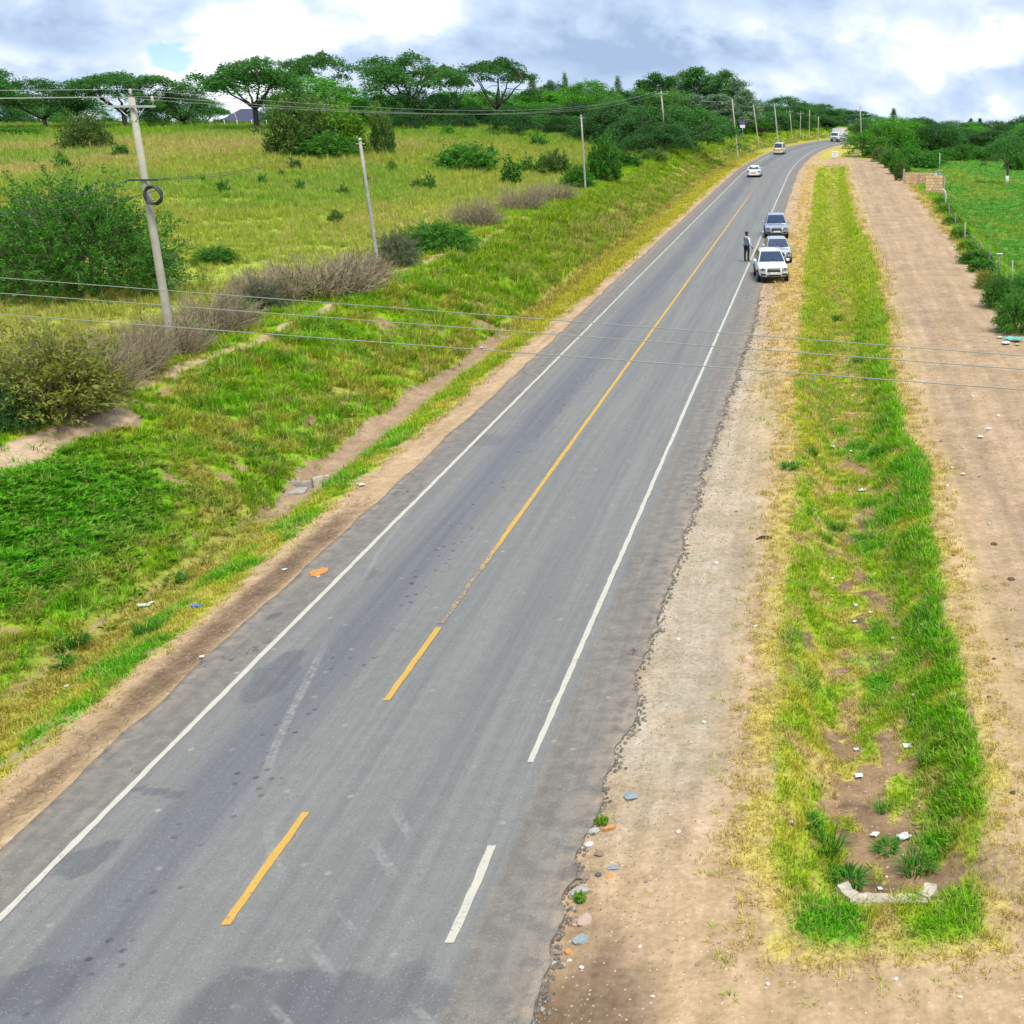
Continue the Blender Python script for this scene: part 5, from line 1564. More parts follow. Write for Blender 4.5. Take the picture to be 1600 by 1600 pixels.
h0 = empty("culvert_headwall", (0, 0, 0), 0, "small pale concrete headwall with two short wings at the swale end", "headwall")
hx0, hx1, hy = .36, 1.34, 15.10
slab_path([(hx0 - .06, hy + .03), (hx1 + .06, hy)], .26, .94, -.88, 3).build("wall", M_CONC, h0)
slab_path([(hx0 - .17, hy + .34), (hx0 - .10, hy + .16), (hx0 - .0, hy + .05)], .22, .97, -.885, 4).build("wing", M_CONC, h0)
slab_path([(hx1 + .0, hy + .03), (hx1 + .10, hy + .14), (hx1 + .13, hy + .32)], .23, .98, -.888, 5).build("wing", M_CONC, h0)
q = ground(470, 762)
h1 = empty("culvert_headwall", q, 0, "cracked grey concrete headwall with broken slab in the ditch below the bank", "headwall")
slab_path([(-.75, .15), (-.35, .02), (.35, .02)], .16, .42, -.22, 6).build("wall", M_CONC_D, h1)
slab_path([(.35, .05), (.72, .42)], .18, .46, -.18, 7).build("wing", M_CONC, h1)
slab_path([(-.70, .18), (-.95, .52)], .18, .42, -.18, 9).build("wing", M_CONC, h1)
MB().bbox((-.12, -.42, .0), (.85, .55, .10), .03, .2).build("broken_slab", M_CONC_D, h1)

# ------------------------------------------------------------------ stone gate walls, fence
M_BLOCK = [simple("quarry_block_%d" % i, c, .9, var=.18, scale=5, bump=.5) for i, c in enumerate(((.62, .40, .22), (.68, .47, .28), (.56, .35, .20)))]
M_MORTAR = simple("mortar", (.34, .27, .21), .95, var=.15)
M_POST_C = simple("concrete_post", (.38, .33, .29), .9, var=.15)
M_WOOD = simple("grey_fence_timber", (.22, .18, .145), .9, var=.3, scale=9, bump=.4)
M_PIPE = simple("white_painted_pipe", (.66, .68, .70), .5, var=.08)


def gate_wall(p, q, h, rows, posts, label):
    d = (q - p); d.z = 0; Lw = d.length; rz = math.atan2(d.y, d.x)
    e = empty("gate_wall", p, rz, label, "wall")
    MB().box((Lw / 2, 0, h / 2 - .15), (Lw - .03, .15, h + .28)).build("mortar_core", M_MORTAR, e)
    rh = h / rows; bw = .42
    meshes = []
    for k in range(6):
        w = bw * (1 if k < 4 else .5)
        meshes.append(MB().bbox((0, 0, 0), (w - .025, .21, rh - .022), .018).mesh("block"))
        meshes[-1].materials.append(M_BLOCK[k % 3])
    for rr in range(rows):
        x = .5 * bw * (rr % 2) * 1.0
        spans = ([(0, .5 * bw)] if rr % 2 else [])
        while x < Lw - .05:
            spans.append((x, min(x + bw, Lw))); x += bw
        for (s0, s1) in spans:
            if s1 - s0 < .12: continue
            o = bpy.data.objects.new("block", meshes[rng_.integers(0, 4)] if s1 - s0 > .3 else meshes[4 + rng_.integers(0, 2)])
            col.objects.link(o); o.parent = e
            o.location = ((s0 + s1) / 2, rng_.uniform(-.008, .008), rh * (rr + .5)); o.scale = ((s1 - s0) / (bw if s1 - s0 > .3 else bw * .5), 1, 1)
    for (x, ph) in posts:
        MB().bbox((x, -.02, ph / 2 - .15), (.20, .26, ph + .3), .02).build("gate_post", M_POST_C, e)
    return e


w0 = ground(1413.5, 288); w1 = Vector((w0.x + 3.7, w0.y - .8, w0.z)); w1.z = w0.z = min(w0.z, hz(w1.x, w1.y))
gate_wall(w0, w1, 1.6, 5, ((-.1, 2.0), (1.8, 1.5), (3.78, 1.75)), "pale stone block gate wall of two panels, farther one with tall end post")
w2 = ground(1446, 303); w3 = Vector((w2.x + 1.95, w2.y + .3, w2.z))
gate_wall(w2, w3, 1.95, 6, ((2.08, 1.85),), "pale stone block gate wall of one panel, the taller one nearer the fence")
gp = Vector((w3.x + .3, w3.y + 8, hz(w3.x + .3, w3.y + 8)))
e = empty("gate_pillar", gp, 0, "slim concrete gate pillar with a thin pipe on top behind the walls", "pillar")
MB().bbox((0, 0, 1.0), (.34, .34, 2.2), .03).build("shaft", M_POST_C, e)
MB().bbox((0, 0, 2.13), (.42, .42, .08), .02).build("cap", M_POST_C, e)
MB().tube([(0, 0, 2.1), (-.02, 0, 4.1)], .03, 6).build("pipe", M_PIPE, e)
e = empty("meter_box", Vector((w3.x - .35, w3.y + 5.5, hz(w3.x, w3.y + 5.5))), 0, "small pale blue grey box on a stand behind the gate wall", "box")
MB().bbox((0, 0, 1.55), (.36, .25, .75), .03).build("case", simple("pale_blue_box", (.45, .52, .62), .5), e)
MB().bbox((0, -.13, 1.55), (.30, .02, .66), .008).build("lid", simple("pale_blue_lid", (.50, .57, .66), .5), e)
MB().tube([(0, 0, -.1), (0, 0, 1.2)], .05, 6).build("stand", M_STEEL, e)
gq = ground(1477, 331)
e = empty("bent_pipe_post", gq, 0, "white bent metal pipe post between gate wall and wire fence", "post")
MB().tube([(0, 0, -.2), (.02, 0, 1.55), (-.04, 0, 1.85), (-.32, .1, 2.1)], .055, 8).build("pipe", M_PIPE, e)
MB().lathe((0, 0, -.03), [(.14, 0), (.14, .09), (.07, .11)], 10).build("footing", M_CONC, e)

fence_pts = []
for (px, py, hgt, mt, r) in ((1474, 318, 1.2, 0, .05), (1483, 340, 1.2, 0, .05), (1493, 358, 1.3, 0, .05), (1507, 381, 1.55, 1, .05), (1521, 392, 1.2, 0, .045), (1531, 404, 1.1, 0, .045), (1545, 420, 1.55, 0, .05),
                              (1560, 436, 1.5, 0, .06), (1581, 447, 1.5, 1, .05), (1606, 480, 1.4, 0, .05), (1640, 520, 1.4, 0, .05)):
    p = ground(px, py); fence_pts.append((p, hgt))
    tl = rng_.uniform(-.06, .06, 2)
    o = MB().tube([(0, 0, -.3), (tl[0] * .5, tl[1] * .5, hgt * .5), (tl[0], tl[1], hgt)], [r * 1.1, r, r * .85], 7).build("fence_post", M_POLE_G if mt else M_WOOD, None, p)
    tag(o, "weathered pale fence post of the pasture wire fence" if mt else "weathered dark timber post of the pasture wire fence", "post", "pale fence posts" if mt else "dark fence posts")
    if px == 1560:
        tag(MB().box((0, 0, .0), (.34, .2, .05), .3).build("fence_cap_board", M_PIPE, None, p + Vector((tl[0], tl[1], hgt + .02))), "small pale board lying on top of a fence post", "board")
for hgt in (.35, .72, 1.05):
    pts = [p + Vector((-.06, 0, min(hgt, h - .05))) for p, h in fence_pts]
    tag(MB().tube(pts, .007, 4).build("fence_wire", M_STEEL), "strand of the pasture fence strung along the posts beside the dirt track", "wire", "strands of the pasture fence")

# ------------------------------------------------------------------ signs
M_SIGN_W = simple("white_sign_face", (.78, .79, .80), .4, var=.06)
M_SIGN_P = simple("purple_sign_face", (.16, .06, .42), .4, var=.1)
M_PRINT = simple("grey_print", (.32, .36, .42), .6)
p = ground(1304.5, 248)
e = empty("sign_board", p, .05, "small square white notice board on short legs at the road bend", "sign")
MB().bbox((0, 0, .75), (1.05, .06, .95), .02).build("board", M_SIGN_W, e)
for s in (-.4, .4): MB().tube([(s, .06, -.2), (s, .06, 1.1)], .035, 6).build("leg", M_STEEL, e)
for k, w in ((0, .7), (1, .55), (2, .62)): MB().box((-.05, -.034, 1.0 - .22 * k), (w, .006, .07)).build("print_line", M_PRINT, e)
p = at_depth(1161, 243)
zc_ = top_z(p, 195) - p.z
e = empty("roadside_sign", p, .1, "square sign, purple above and white below, raised beside the leaning pole", "sign")
MB().bbox((0, 0, zc_ + .22), (.95, .06, .50), .02).build("purple_panel", M_SIGN_P, e)
MB().bbox((0, 0, zc_ - .30), (.95, .06, .52), .02).build("white_panel", M_SIGN_W, e)
MB().tube([(0, .06, -.2), (0, .06, zc_ + .4)], .05, 8).build("sign_post", M_STEEL, e)

# ------------------------------------------------------------------ house behind the crest
M_ROOF = simple("blue_black_roof_sheet", (.052, .058, .10), .5, var=.15, scale=3)
M_PLASTER = simple("pale_plaster", (.55, .52, .46), .9, var=.1)
M_GLASS = simple("dark_window_glass", (.02, .028, .05), .08, spec=.8, var=.1)
hp = at_depth(392, 262)
eave = top_z(hp, 189) - hp.z; ridge = top_z(hp, 170) - hp.z
e = empty("house", hp, .12, "low house with blue black hipped roof behind the crest acacias", "house")
MB().box((0, 0, eave / 2 - .5), (8.0, 6.4, eave + 1.0)).build("wall", M_PLASTER, e)
rw, rd = 4.7, 3.9
MB().add([(-rw, -rd, eave), (rw, -rd, eave), (rw, rd, eave), (-rw, rd, eave), (-1.3, 0, ridge), (1.3, 0, ridge), (-rw, -rd, eave - .14), (rw, -rd, eave - .14), (rw, rd, eave - .14), (-rw, rd, eave - .14)],
         [(0, 1, 5, 4), (1, 2, 5), (2, 3, 4, 5), (3, 0, 4), (6, 9, 8, 7), (0, 6, 7, 1), (1, 7, 8, 2), (2, 8, 9, 3), (3, 9, 6, 0)]).build("roof", M_ROOF, e)
for x in (-2.4, .2, 2.6):
    w = MB().box((x, -3.215, eave - 1.15), (1.1, .05, 1.1)).build("window", M_SIGN_W, e)
    MB().box((x, -3.245, eave - 1.15), (.95, .03, .95)).build("pane", M_GLASS, w)
for k, px in enumerate((258, 280, 300, 330, 352, 372, 395, 418)):
    p = at_depth(px, 233)
    tag(MB().tube([(0, 0, -.3), (0, 0, 1.5)], [.07, .06], 6).build("yard_post", M_PIPE, None, p), "short white fence post on the crest in front of the dark roofed house", "post", "white posts before the house")
p = at_depth(372, 244)
tag(MB().tube([(0, 0, -.3), (.0, 0, 1.5), (-.3, 0, top_z(p, 174) - p.z)], [.1, .09, .08], 8).build("yard_pole", M_POLE_G, None, p), "slanting grey pole standing against the dark house roof", "pole")

# ------------------------------------------------------------------ vehicles
def paint(name, c, metal=0.0, rough=.32):
    return simple(name, c, rough, metal, .5, .03, 3.0, 0, .6)


M_TYRE = simple("tyre_rubber", (.022, .022, .024), .85, var=.2)
M_RIM = simple("alloy_rim", (.48, .49, .50), .35, .7, var=.08)
M_TRIM = simple("black_plastic_trim", (.025, .026, .03), .6, var=.15)
M_CHROME = simple("chrome_trim", (.70, .71, .73), .18, .9, var=.03)
M_CARGLASS = simple("tinted_car_glass", (.022, .040, .085), .06, spec=.9, var=.2, scale=2)
M_LAMP = simple("clear_headlamp", (.30, .33, .37), .10, var=.1, spec=.8)
M_RED = simple("red_tail_lamp", (.42, .02, .02), .25, var=.1)
M_AMBER = simple("amber_lamp", (.65, .22, .02), .3)
M_PLATE_W = simple("white_number_plate", (.70, .71, .68), .5, var=.06)
M_PLATE_Y = simple("yellow_number_plate", (.72, .42, .03), .5, var=.06)


def loft(sections, closed_ends=True):
    """sections: list of (y, [(x, z) right half from bottom to top centre])"""
    vs, fs = [], []
    n = None
    for y, half in sections:
        ring = [(x, y, z) for x, z in half] + [(-x, y, z) for x, z in reversed(half) if x > 1e-6]
        n = len(ring); vs += ring
    for i in range(len(sections) - 1):
        for k in range(n):
            fs.append((i * n + k, (i + 1) * n + k, (i + 1) * n + (k + 1) % n, i * n + (k + 1) % n))
    if closed_ends:
        fs.append(tuple(range(n))); fs.append(tuple(reversed([(len(sections) - 1) * n + k for k in range(n)])))
    return vs, fs


def car(name, loc, rz, label, cat, body, L, W, H, hood_z, boot_z, yA, yB, yC, yD, gz=.24, wheel=.33, wb=None, roof_w=.60, dark_low=False, rails=False,
        plate=M_PLATE_W, rear_plate=None, group=None, grille='bar', stripe_mat=None):
    """forward is +Y; yA windscreen foot, yB roof front, yC roof rear, yD rear glass foot"""
    e = empty(name, loc, rz, label, cat, group)
    hw = W / 2; f, b = L / 2, -L / 2
    belt = max(hood_z, boot_z)

    def sec(y, w, zb, zt, rnd=.10):
        return (y, [(w * .80, zb), (w * .97, zb + .07), (w, zb + .22), (w * 1.0, zt - rnd * 1.6), (w * .965, zt - rnd * .6), (w * .86, zt - rnd * .08), (w * .5, zt + .022), (0, zt + .03)])
    S = [sec(f - .0, hw * .74, gz + .16, hood_z - .30, .08), sec(f - .10, hw * .88, gz + .04, hood_z - .18), sec(f - .35, hw * .97, gz, hood_z - .09), sec(f - .8, hw, gz, hood_z - .04),
         sec(yA + .05, hw, gz, hood_z), sec((yA + yB) / 2, hw, gz, (hood_z + belt) / 2 + .01), sec(yB - .2, hw, gz, belt), sec(yC, hw, gz, belt), sec(yD, hw * .99, gz, boot_z),
         sec(b + .30, hw * .97, gz + .02, boot_z - .01), sec(b + .08, hw * .90, gz + .06, boot_z - .06), sec(b, hw * .80, gz + .16, boot_z - .16, .08)]
    S = sorted(S, key=lambda s: -s[0])
    bo = MB().add(*loft(S), True).build("body", body, e)
    sm_ = bo.modifiers.new("round", 'SUBSURF'); sm_.levels = 1; sm_.render_levels = 1
    # cabin shell
    rw = hw * roof_w * 1.18; bw = hw * .93
    zr = H
    C = []
    for (y, w0, z1, w1) in ((yA, bw, hood_z + .0, bw * .98), (yA - (yA - yB) * .5, bw, (hood_z + zr) / 2 - .0, (bw + rw) / 2), (yB, bw, zr - .03, rw), (yB - .25, bw, zr, rw * 1.0), ((yB + yC) / 2, bw, zr + .015, rw), (yC + .15, bw, zr - .01, rw), (yC, bw, zr - .04, rw * .98),
                            (yC + (yD - yC) * .5, bw * .98, (zr + boot_z) / 2 - .0, (bw + rw) / 2 * .97), (yD, bw * .95, boot_z + .0, bw * .93)):
        zl = belt - .12
        C.append((y, [(w0, zl - .1), (w0, zl), (w0 + (w1 - w0) * .5, zl + (max(z1, zl + .02) - zl) * .5), (w1, max(z1 - .06, zl + .01)), (w1 * .86, max(z1 - .012, zl + .015)), (w1 * .4, max(z1, zl + .02) + .006), (0, max(z1, zl + .02) + .01)]))
    MB().add(*loft(C), True).build("cabin", body, e)
    # glass: panes just proud of the shell
    n_f = Vector((0, zr - hood_z, yA - yB)).normalized() * .034
    MB().quad(Vector((-bw * .90, yA - .04, hood_z + .06)) + n_f, Vector((bw * .90, yA - .04, hood_z + .06)) + n_f, Vector((rw * .90, yB + .03, zr - .07)) + n_f, Vector((-rw * .90, yB + .03, zr - .07)) + n_f, .008).build("windscreen", M_CARGLASS, e)
    n_r = Vector((0, -(zr - boot_z), (yC - yD))).normalized() * .022
    MB().quad(Vector((bw * .86, yD + .03, boot_z + .07)) + n_r, Vector((-bw * .86, yD + .03, boot_z + .07)) + n_r, Vector((-rw * .86, yC - .02, zr - .09)) + n_r, Vector((rw * .86, yC - .02, zr - .09)) + n_r, .008).build("rear_window", M_CARGLASS, e)
    ym = (yB + yC) / 2
    for s in (-1, 1):
        x0, x1 = bw * 1.0 + .012, rw + .014
        z0_, z1_ = belt + .02, zr - .10

        def pane(a0, a1, c0, c1, nm="side_window"):
            q = [Vector((s * x0, a0, z0_)), Vector((s * x0, a1, z0_)), Vector((s * x1, c1, z1_)), Vector((s * x1, c0, z1_))]
            if s > 0: q = [q[1], q[0], q[3], q[2]]
            MB().quad(*q, .008).build(nm, M_CARGLASS, e)
        pane(yA - .25, ym + .05, yB - .08, ym + .05)
        pane(ym - .05, yC + .02, ym - .05, yC + .12)
        if yC - yD > .35: pane(yC - .06, (yC + yD) / 2 - .02, yC + .04, yC - .05)
        # mirrors, handles, doors lines
        m = MB().bbox((s * (hw + .10), yA - .30, belt + .10), (.20, .11, .15), .03).build("mirror", body, e)
        MB().box((s * (hw + .10), yA - .358, belt + .10), (.16, .008, .11)).build("mirror_glass", M_CHROME, m)
        for yy in (ym + .12, yC + .25): MB().bbox((s * (hw + .008), yy, belt - .14), (.03, .18, .035), .008).build("door_handle", body, e)
        MB().box((s * (hw + .002), (yA + yD) / 2, gz + .10), (.02, L * .52, .12)).build("sill", M_TRIM if dark_low else body, e)
        if rails: MB().tube([(s * rw * .92, yB - .25, zr + .01), (s * rw * .92, yB - .4, zr + .06), (s * rw * .92, yC + .3, zr + .06), (s * rw * .92, yC + .15, zr + .01)], .018, 5).build("roof_rail", M_CHROME, e)
        # lamps
        hl = MB().bbox((s * hw * .70, f - .10, hood_z - .235), (hw * .40, .24, .13), .035, s * -.38).build("headlight", M_LAMP, e)
        MB().bbox((s * hw * .70 + s * .01, f - .045, hood_z - .20), (hw * .20, .16, .075), .02, s * -.38).build("lamp_insert", M_TRIM, hl)
        MB().bbox((s * hw * .70, f - .075, gz + .20), (hw * .34, .10, .13), .03, s * -.25).build("fog_lamp_recess", M_TRIM, e)
        MB().bbox((s * hw * .80, b + .07, boot_z - .19), (hw * .28, .10, .20), .03, s * .2).build("tail_light", M_RED, e)
    MB().bbox((0, f - .02, hood_z - .27), (hw * .86, .13, .21), .05).build("grille", M_TRIM, e)
    MB().bbox((0, f + .045, hood_z - .24), (hw * .74, .03, .03), .008).build("grille_bar", M_CHROME, e)
    MB().bbox((0, f - .035, gz + .13), (hw * .92, .10, .09), .03).build("lower_intake", M_TRIM, e)
    MB().bbox((0, f + .03, gz + .27), (.50, .03, .11), .008).build("number_plate", plate, e)
    MB().bbox((0, b - .02, boot_z - .33), (.52, .06, .14), .008).build("number_plate", rear_plate or plate, e)
    MB().bbox((0, b + .02, gz + .16), (hw * 1.5, .12, .16), .04).build("rear_bumper", M_TRIM if dark_low else body, e)
    MB().box((0, 0, gz + .02), (W * .86, L * .9, .10)).build("underbody", M_TRIM, e)
    # wipers
    for s in (-1, 1): MB().tube([Vector((s * .25 - .1, yA - .02, hood_z + .07)) + n_f * 1.6, Vector((s * .25 + .35, yA - .12, hood_z + .19)) + n_f * 1.6], .010, 4).build("wiper", M_TRIM, e)
    wb = wb or L * .585
    fy = f - (L - wb) * .47
    for y in (fy, fy - wb):
        for s in (-1, 1):
            MB().lathe((s * (hw - .02), y, wheel), [(wheel * 1.16, -.02), (wheel * 1.16, .030)] if s > 0 else [(wheel * 1.16, -.03), (wheel * 1.16, .02)], 20, 'X', False).build("wheel_arch", M_TRIM, e)
            w = MB().lathe((s * (hw - .08), y, wheel), [(wheel * .6, -.10), (wheel * .93, -.10), (wheel, -.07), (wheel, .09), (wheel * .93, .125), (wheel * .64, .125)], 20, 'X').build("wheel", M_TYRE, e)
            xo = s * (hw - .08) + (.128 if s > 0 else -.108)
            MB().lathe((xo, y, wheel), [(wheel * .63, -.012), (wheel * .63, .004), (wheel * .5, .006), (wheel * .16, .010), (wheel * .12, .02)] if s > 0 else [(wheel * .12, -.02), (wheel * .16, -.010), (wheel * .5, -.006), (wheel * .63, -.004), (wheel * .63, .012)], 16, 'X').build("rim", M_RIM, w)
    return e


P_WHITE = paint("white_car_paint", (.74, .76, .75)); P_SILVER = paint("silver_car_paint", (.46, .50, .56), .35); P_LILAC = paint("grey_lilac_car_paint", (.36, .40, .50), .35)
P_CREAM = paint("cream_van_paint", (.66, .62, .48)); P_TAXI = paint("pale_white_car_paint", (.66, .72, .74))
zr_ = .03
p = ground(1200, 443)
car("parked_car", (p.x + .08, p.y + 2.1, zr_), math.pi + R_(7.5), "white sport utility car parked nose first on the shoulder beside the standing man", "car", P_WHITE, 4.6, 1.82, 1.68, 1.03, 1.06, .92, .22, -1.75, -2.16, .30, .35, dark_low=True, rails=True)
p = ground(1214, 413)
car("parked_car", (p.x - .05, p.y + 2.0, zr_ - .05), math.pi + R_(6), "silver hatchback parked on the shoulder directly behind the white car", "car", P_SILVER, 4.2, 1.72, 1.50, .93, .98, .95, .20, -1.5, -1.98, .24, .32)
p = ground(1211, 374)
car("parked_car", (p.x, p.y + 2.1, zr_ - .03), math.pi + R_(4), "grey lilac sport utility car, last of the three parked on the shoulder", "car", P_LILAC, 4.55, 1.80, 1.70, 1.03, 1.05, .92, .22, -1.7, -2.12, .30, .36, dark_low=True, rails=True)
yt = 170.0
car("moving_car", (RC - 1.1 + float(xc(yt)), yt + 2, zr_), -.02, "white saloon taxi with yellow plate driving away along the road", "car", P_TAXI, 4.3, 1.72, 1.46, .90, .98, .85, .15, -1.1, -1.72, .22, .31, rear_plate=M_PLATE_Y)


def minivan(loc, rz):
    e = car("moving_van", loc, rz, "cream minibus with a yellow band driving away towards the bend", "van", P_CREAM, 4.6, 1.72, 2.0, 1.10, 1.12, 1.95, 1.25, -1.95, -2.22, .26, .32, rear_plate=M_PLATE_Y, roof_w=.72)
    for s in (-1, 1): MB().box((s * .872, -.2, .82), (.012, 3.6, .14)).build("yellow_band", M_PLATE_Y, e)
    MB().box((0, -2.31, .86), (1.30, .02, .13)).build("yellow_band", M_PLATE_Y, e)
    return e


yv = 231.0
minivan((RC - 1.75 + float(xc(yv)), yv + 2, zr_), -.09)


def truck(loc, rz):
    e = empty("box_truck", loc, rz, "white box truck coming round the bend towards the parked cars", "truck")
    Mw = paint("white_truck_paint", (.74, .75, .74)); Mb = simple("white_cargo_box", (.68, .69, .70), .5, var=.06)
    w = 1.0
    vs, fs = loft([(2.75, [(.75, .50), (.93, .55), (.95, .9), (.93, 1.10), (.80, 1.20), (0, 1.22)]), (2.70, [(.80, .45), (.97, .5), (w, .9), (w, 1.2), (.93, 1.32), (0, 1.34)]), (2.42, [(.82, .45), (w, .5), (w, .9), (w, 1.55), (.90, 2.02), (0, 2.06)]),
                   (1.35, [(.82, .45), (w, .5), (w, .9), (w, 1.6), (.92, 2.12), (0, 2.18)])])
    MB().add(vs, fs, True).build("cab", Mw, e)
    n_ = Vector((0, .65, .30)).normalized() * .03
    MB().quad(Vector((-.86, 2.68, 1.33)) + n_, Vector((.86, 2.68, 1.33)) + n_, Vector((.80, 2.45, 1.92)) + n_, Vector((-.80, 2.45, 1.92)) + n_, .008).build("windscreen", M_CARGLASS, e)
    for s in (-1, 1):
        q = [Vector((s * 1.005, 2.35, 1.25)), Vector((s * 1.005, 1.5, 1.25)), Vector((s * .95, 1.5, 1.9)), Vector((s * .95, 2.28, 1.9))]
        if s < 0: q = [q[1], q[0], q[3], q[2]]
        MB().quad(*q, .008).build("side_window", M_CARGLASS, e)
        MB().bbox((s * .72, 2.75, .88), (.34, .08, .18), .03).build("headlight", M_LAMP, e)
        m = MB().bbox((s * 1.18, 2.55, 1.45), (.14, .08, .34), .02).build("mirror", M_TRIM, e)
        MB().tube([(s * .98, 2.5, 1.5), (s * 1.15, 2.55, 1.5)], .015, 4).build("mirror_arm", M_TRIM, m)
    MB().bbox((0, 2.77, .55), (1.8, .12, .22), .04).build("bumper", M_TRIM, e)
    MB().bbox((0, 2.765, .92), (.95, .06, .20), .03).build("grille", M_TRIM, e)
    MB().bbox((0, 2.84, .58), (.5, .03, .11), .006).build("number_plate", M_PLATE_W, e)
    MB().bbox((0, -.95, 1.78), (2.1, 4.3, 2.05), .03).build("cargo_box", Mb, e)
    MB().bbox((0, -.95, 2.83), (2.12, 4.32, .06), .02).build("box_roof_edge", simple("box_roof_tan", (.55, .42, .30), .6), e)
    MB().box((0, -.4, .62), (.8, 5.2, .18)).build("chassis", M_TRIM, e)
    for y in (1.9, -1.6):
        for s in (-1, 1):
            wh = MB().lathe((s * .86, y, .40), [(.25, -.11), (.37, -.11), (.40, -.08), (.40, .09), (.37, .12), (.25, .12)], 18, 'X').build("wheel", M_TYRE, e)
            MB().lathe((s * .86 + s * .115, y, .40), [(.24, -.008), (.24, .008)], 14, 'X').build("rim", M_RIM, wh)
    return e


yt = 287.0
sl = float(xc(yt + 2) - xc(yt - 2)) / 4
truck((RC + 1.7 + float(xc(yt)), yt + 2.7, zr_), math.pi - math.atan(sl) - .12)

# ------------------------------------------------------------------ the man on the road
def person(loc, rz):
    e = empty("person", loc, rz, "man in grey blue waistcoat, white shirt and black trousers standing on the road", "person")
    J, E, Rr = [], [], []

    def j(p, r, par=None):
        J.append(p); Rr.append(r if isinstance(r, tuple) else (r, r))
        if par is not None: E.append((par, len(J) - 1))
        return len(J) - 1
    pel = j((0, 0, .98), (.155, .115)); wai = j((0, .01, 1.12), (.145, .105), pel); che = j((0, .02, 1.34), (.165, .115), wai); nb = j((0, .0, 1.50), (.085, .075), che)
    nk = j((0, .015, 1.57), (.058, .058), nb); h1 = j((0, .035, 1.66), (.078, .092), nk); h2 = j((0, .03, 1.74), (.080, .098), h1); h3 = j((0, .02, 1.80), (.055, .065), h2)
    for s in (-1, 1):
        sh = j((s * .175, 0, 1.455), .068, che); up = j((s * .225, -.01, 1.33), .056, sh)
        fwd = .16 if s > 0 else .02
        el = j((s * .25, -.02, 1.16), .044, up); fa = j((s * .245, fwd * .5, 1.06), .042, el); wr = j((s * .235, fwd, .955), .030, fa)
        pa = j((s * .235, fwd + .03, .905), (.036, .02), wr)
        kn = j((s * .236, fwd + .045, .865), (.036, .017), pa)
        for k, (dx, ln) in enumerate(((-.026, .062), (-.009, .074), (.009, .070), (.026, .054))):
            f1 = j((s * .236 + dx, fwd + .052, .845), .0095, kn); f2 = j((s * .236 + dx, fwd + .060, .845 - ln * .55), .0088, f1); j((s * .236 + dx, fwd + .050, .845 - ln), .0075, f2)
        t1 = j((s * .205, fwd + .055, .900), .011, pa); t2 = j((s * .195, fwd + .075, .872), .0098, t1); j((s * .197, fwd + .083, .848), .008, t2)
        hp = j((s * .095, 0, .92), .098, pel); th = j((s * .108, .01, .72), .082, hp); kn = j((s * .118, .02 if s > 0 else -.01, .52), .062, th)
        ca = j((s * .124, -.02, .36), .058, kn); an = j((s * .13, -.03, .11), .050, ca); hl = j((s * .13, -.055, .05), .043, an); bl = j((s * .142, .10, .045), (.046, .036), an); j((s * .148, .19, .036), (.038, .026), bl)
    me = bpy.data.meshes.new("sk"); me.from_pydata(J, E, [])
    o = bpy.data.objects.new("sk", me); col.objects.link(o)
    md = o.modifiers.new("skin", 'SKIN'); md.use_smooth_shade = True
    for i, v in enumerate(me.skin_vertices[0].data): v.radius = Rr[i]; v.use_root = (i == 0)
    sb = o.modifiers.new("sub", 'SUBSURF'); sb.levels = 2; sb.render_levels = 2
    dg = bpy.context.evaluated_depsgraph_get()
    bm_ = bpy.data.meshes.new_from_object(o.evaluated_get(dg))
    bpy.data.objects.remove(o)
    bm_.name = "body"; bm_.materials.clear()
    mats = [simple("dark_skin", (.085, .042, .026), .5), simple("white_shirt", (.72, .74, .78), .8), simple("grey_blue_waistcoat", (.15, .17, .26), .85), simple("black_trousers", (.012, .012, .015), .85), simple("black_shoes", (.015, .013, .012), .35)]
    for m in mats: bm_.materials.append(m)
    for pl in bm_.polygons:
        c = pl.center; ax = abs(c.x)
        if c.z > 1.555: k = 0
        elif c.z < .13: k = 4
        elif ax > .19 and c.z < .945: k = 0
        elif c.z < 1.015 and ax < .20: k = 3
        elif ax > .172 or (c.z > 1.515): k = 1
        elif c.y > .07 and ax < .05 and c.z > 1.28: k = 1
        else: k = 2
        pl.material_index = k; pl.use_smooth = True
    b = bpy.data.objects.new("body", bm_); col.objects.link(b); b.parent = e
    Mh = simple("short_black_hair", (.012, .010, .009), .9)
    mb = MB(); ns, nr = 14, 6
    for i in range(nr):
        pass
    prof = [(.001, .110), (.045, .100), (.076, .075), (.092, .035), (.094, .0)]
    vs, fs = [], []
    for r_, h_ in prof:
        for k in range(ns):
            a = 2 * math.pi * k / ns
            lift = .03 * max(0, math.sin(a)) if h_ < .05 else 0
            vs.append((math.cos(a) * r_ * .92, .022 + math.sin(a) * r_ * 1.12, 1.742 + h_ * .98 + lift))
    for i in range(len(prof) - 1):
        for k in range(ns): fs.append((i * ns + k, (i + 1) * ns + k, (i + 1) * ns + (k + 1) % ns, i * ns + (k + 1) % ns))
    mb.add(vs, fs, True).build("hair", Mh, e)
    MB().add([(0, .150, 1.67), (-.018, .122, 1.665), (.018, .122, 1.665), (0, .118, 1.725), (0, .122, 1.655)], [(0, 1, 3), (0, 3, 2), (0, 2, 4), (0, 4, 1)], True).build("nose", mats[0], e)
    MB().bbox((0, .122, 1.628), (.05, .014, .014), .004).build("mouth", simple("lips", (.12, .05, .04), .5), e)
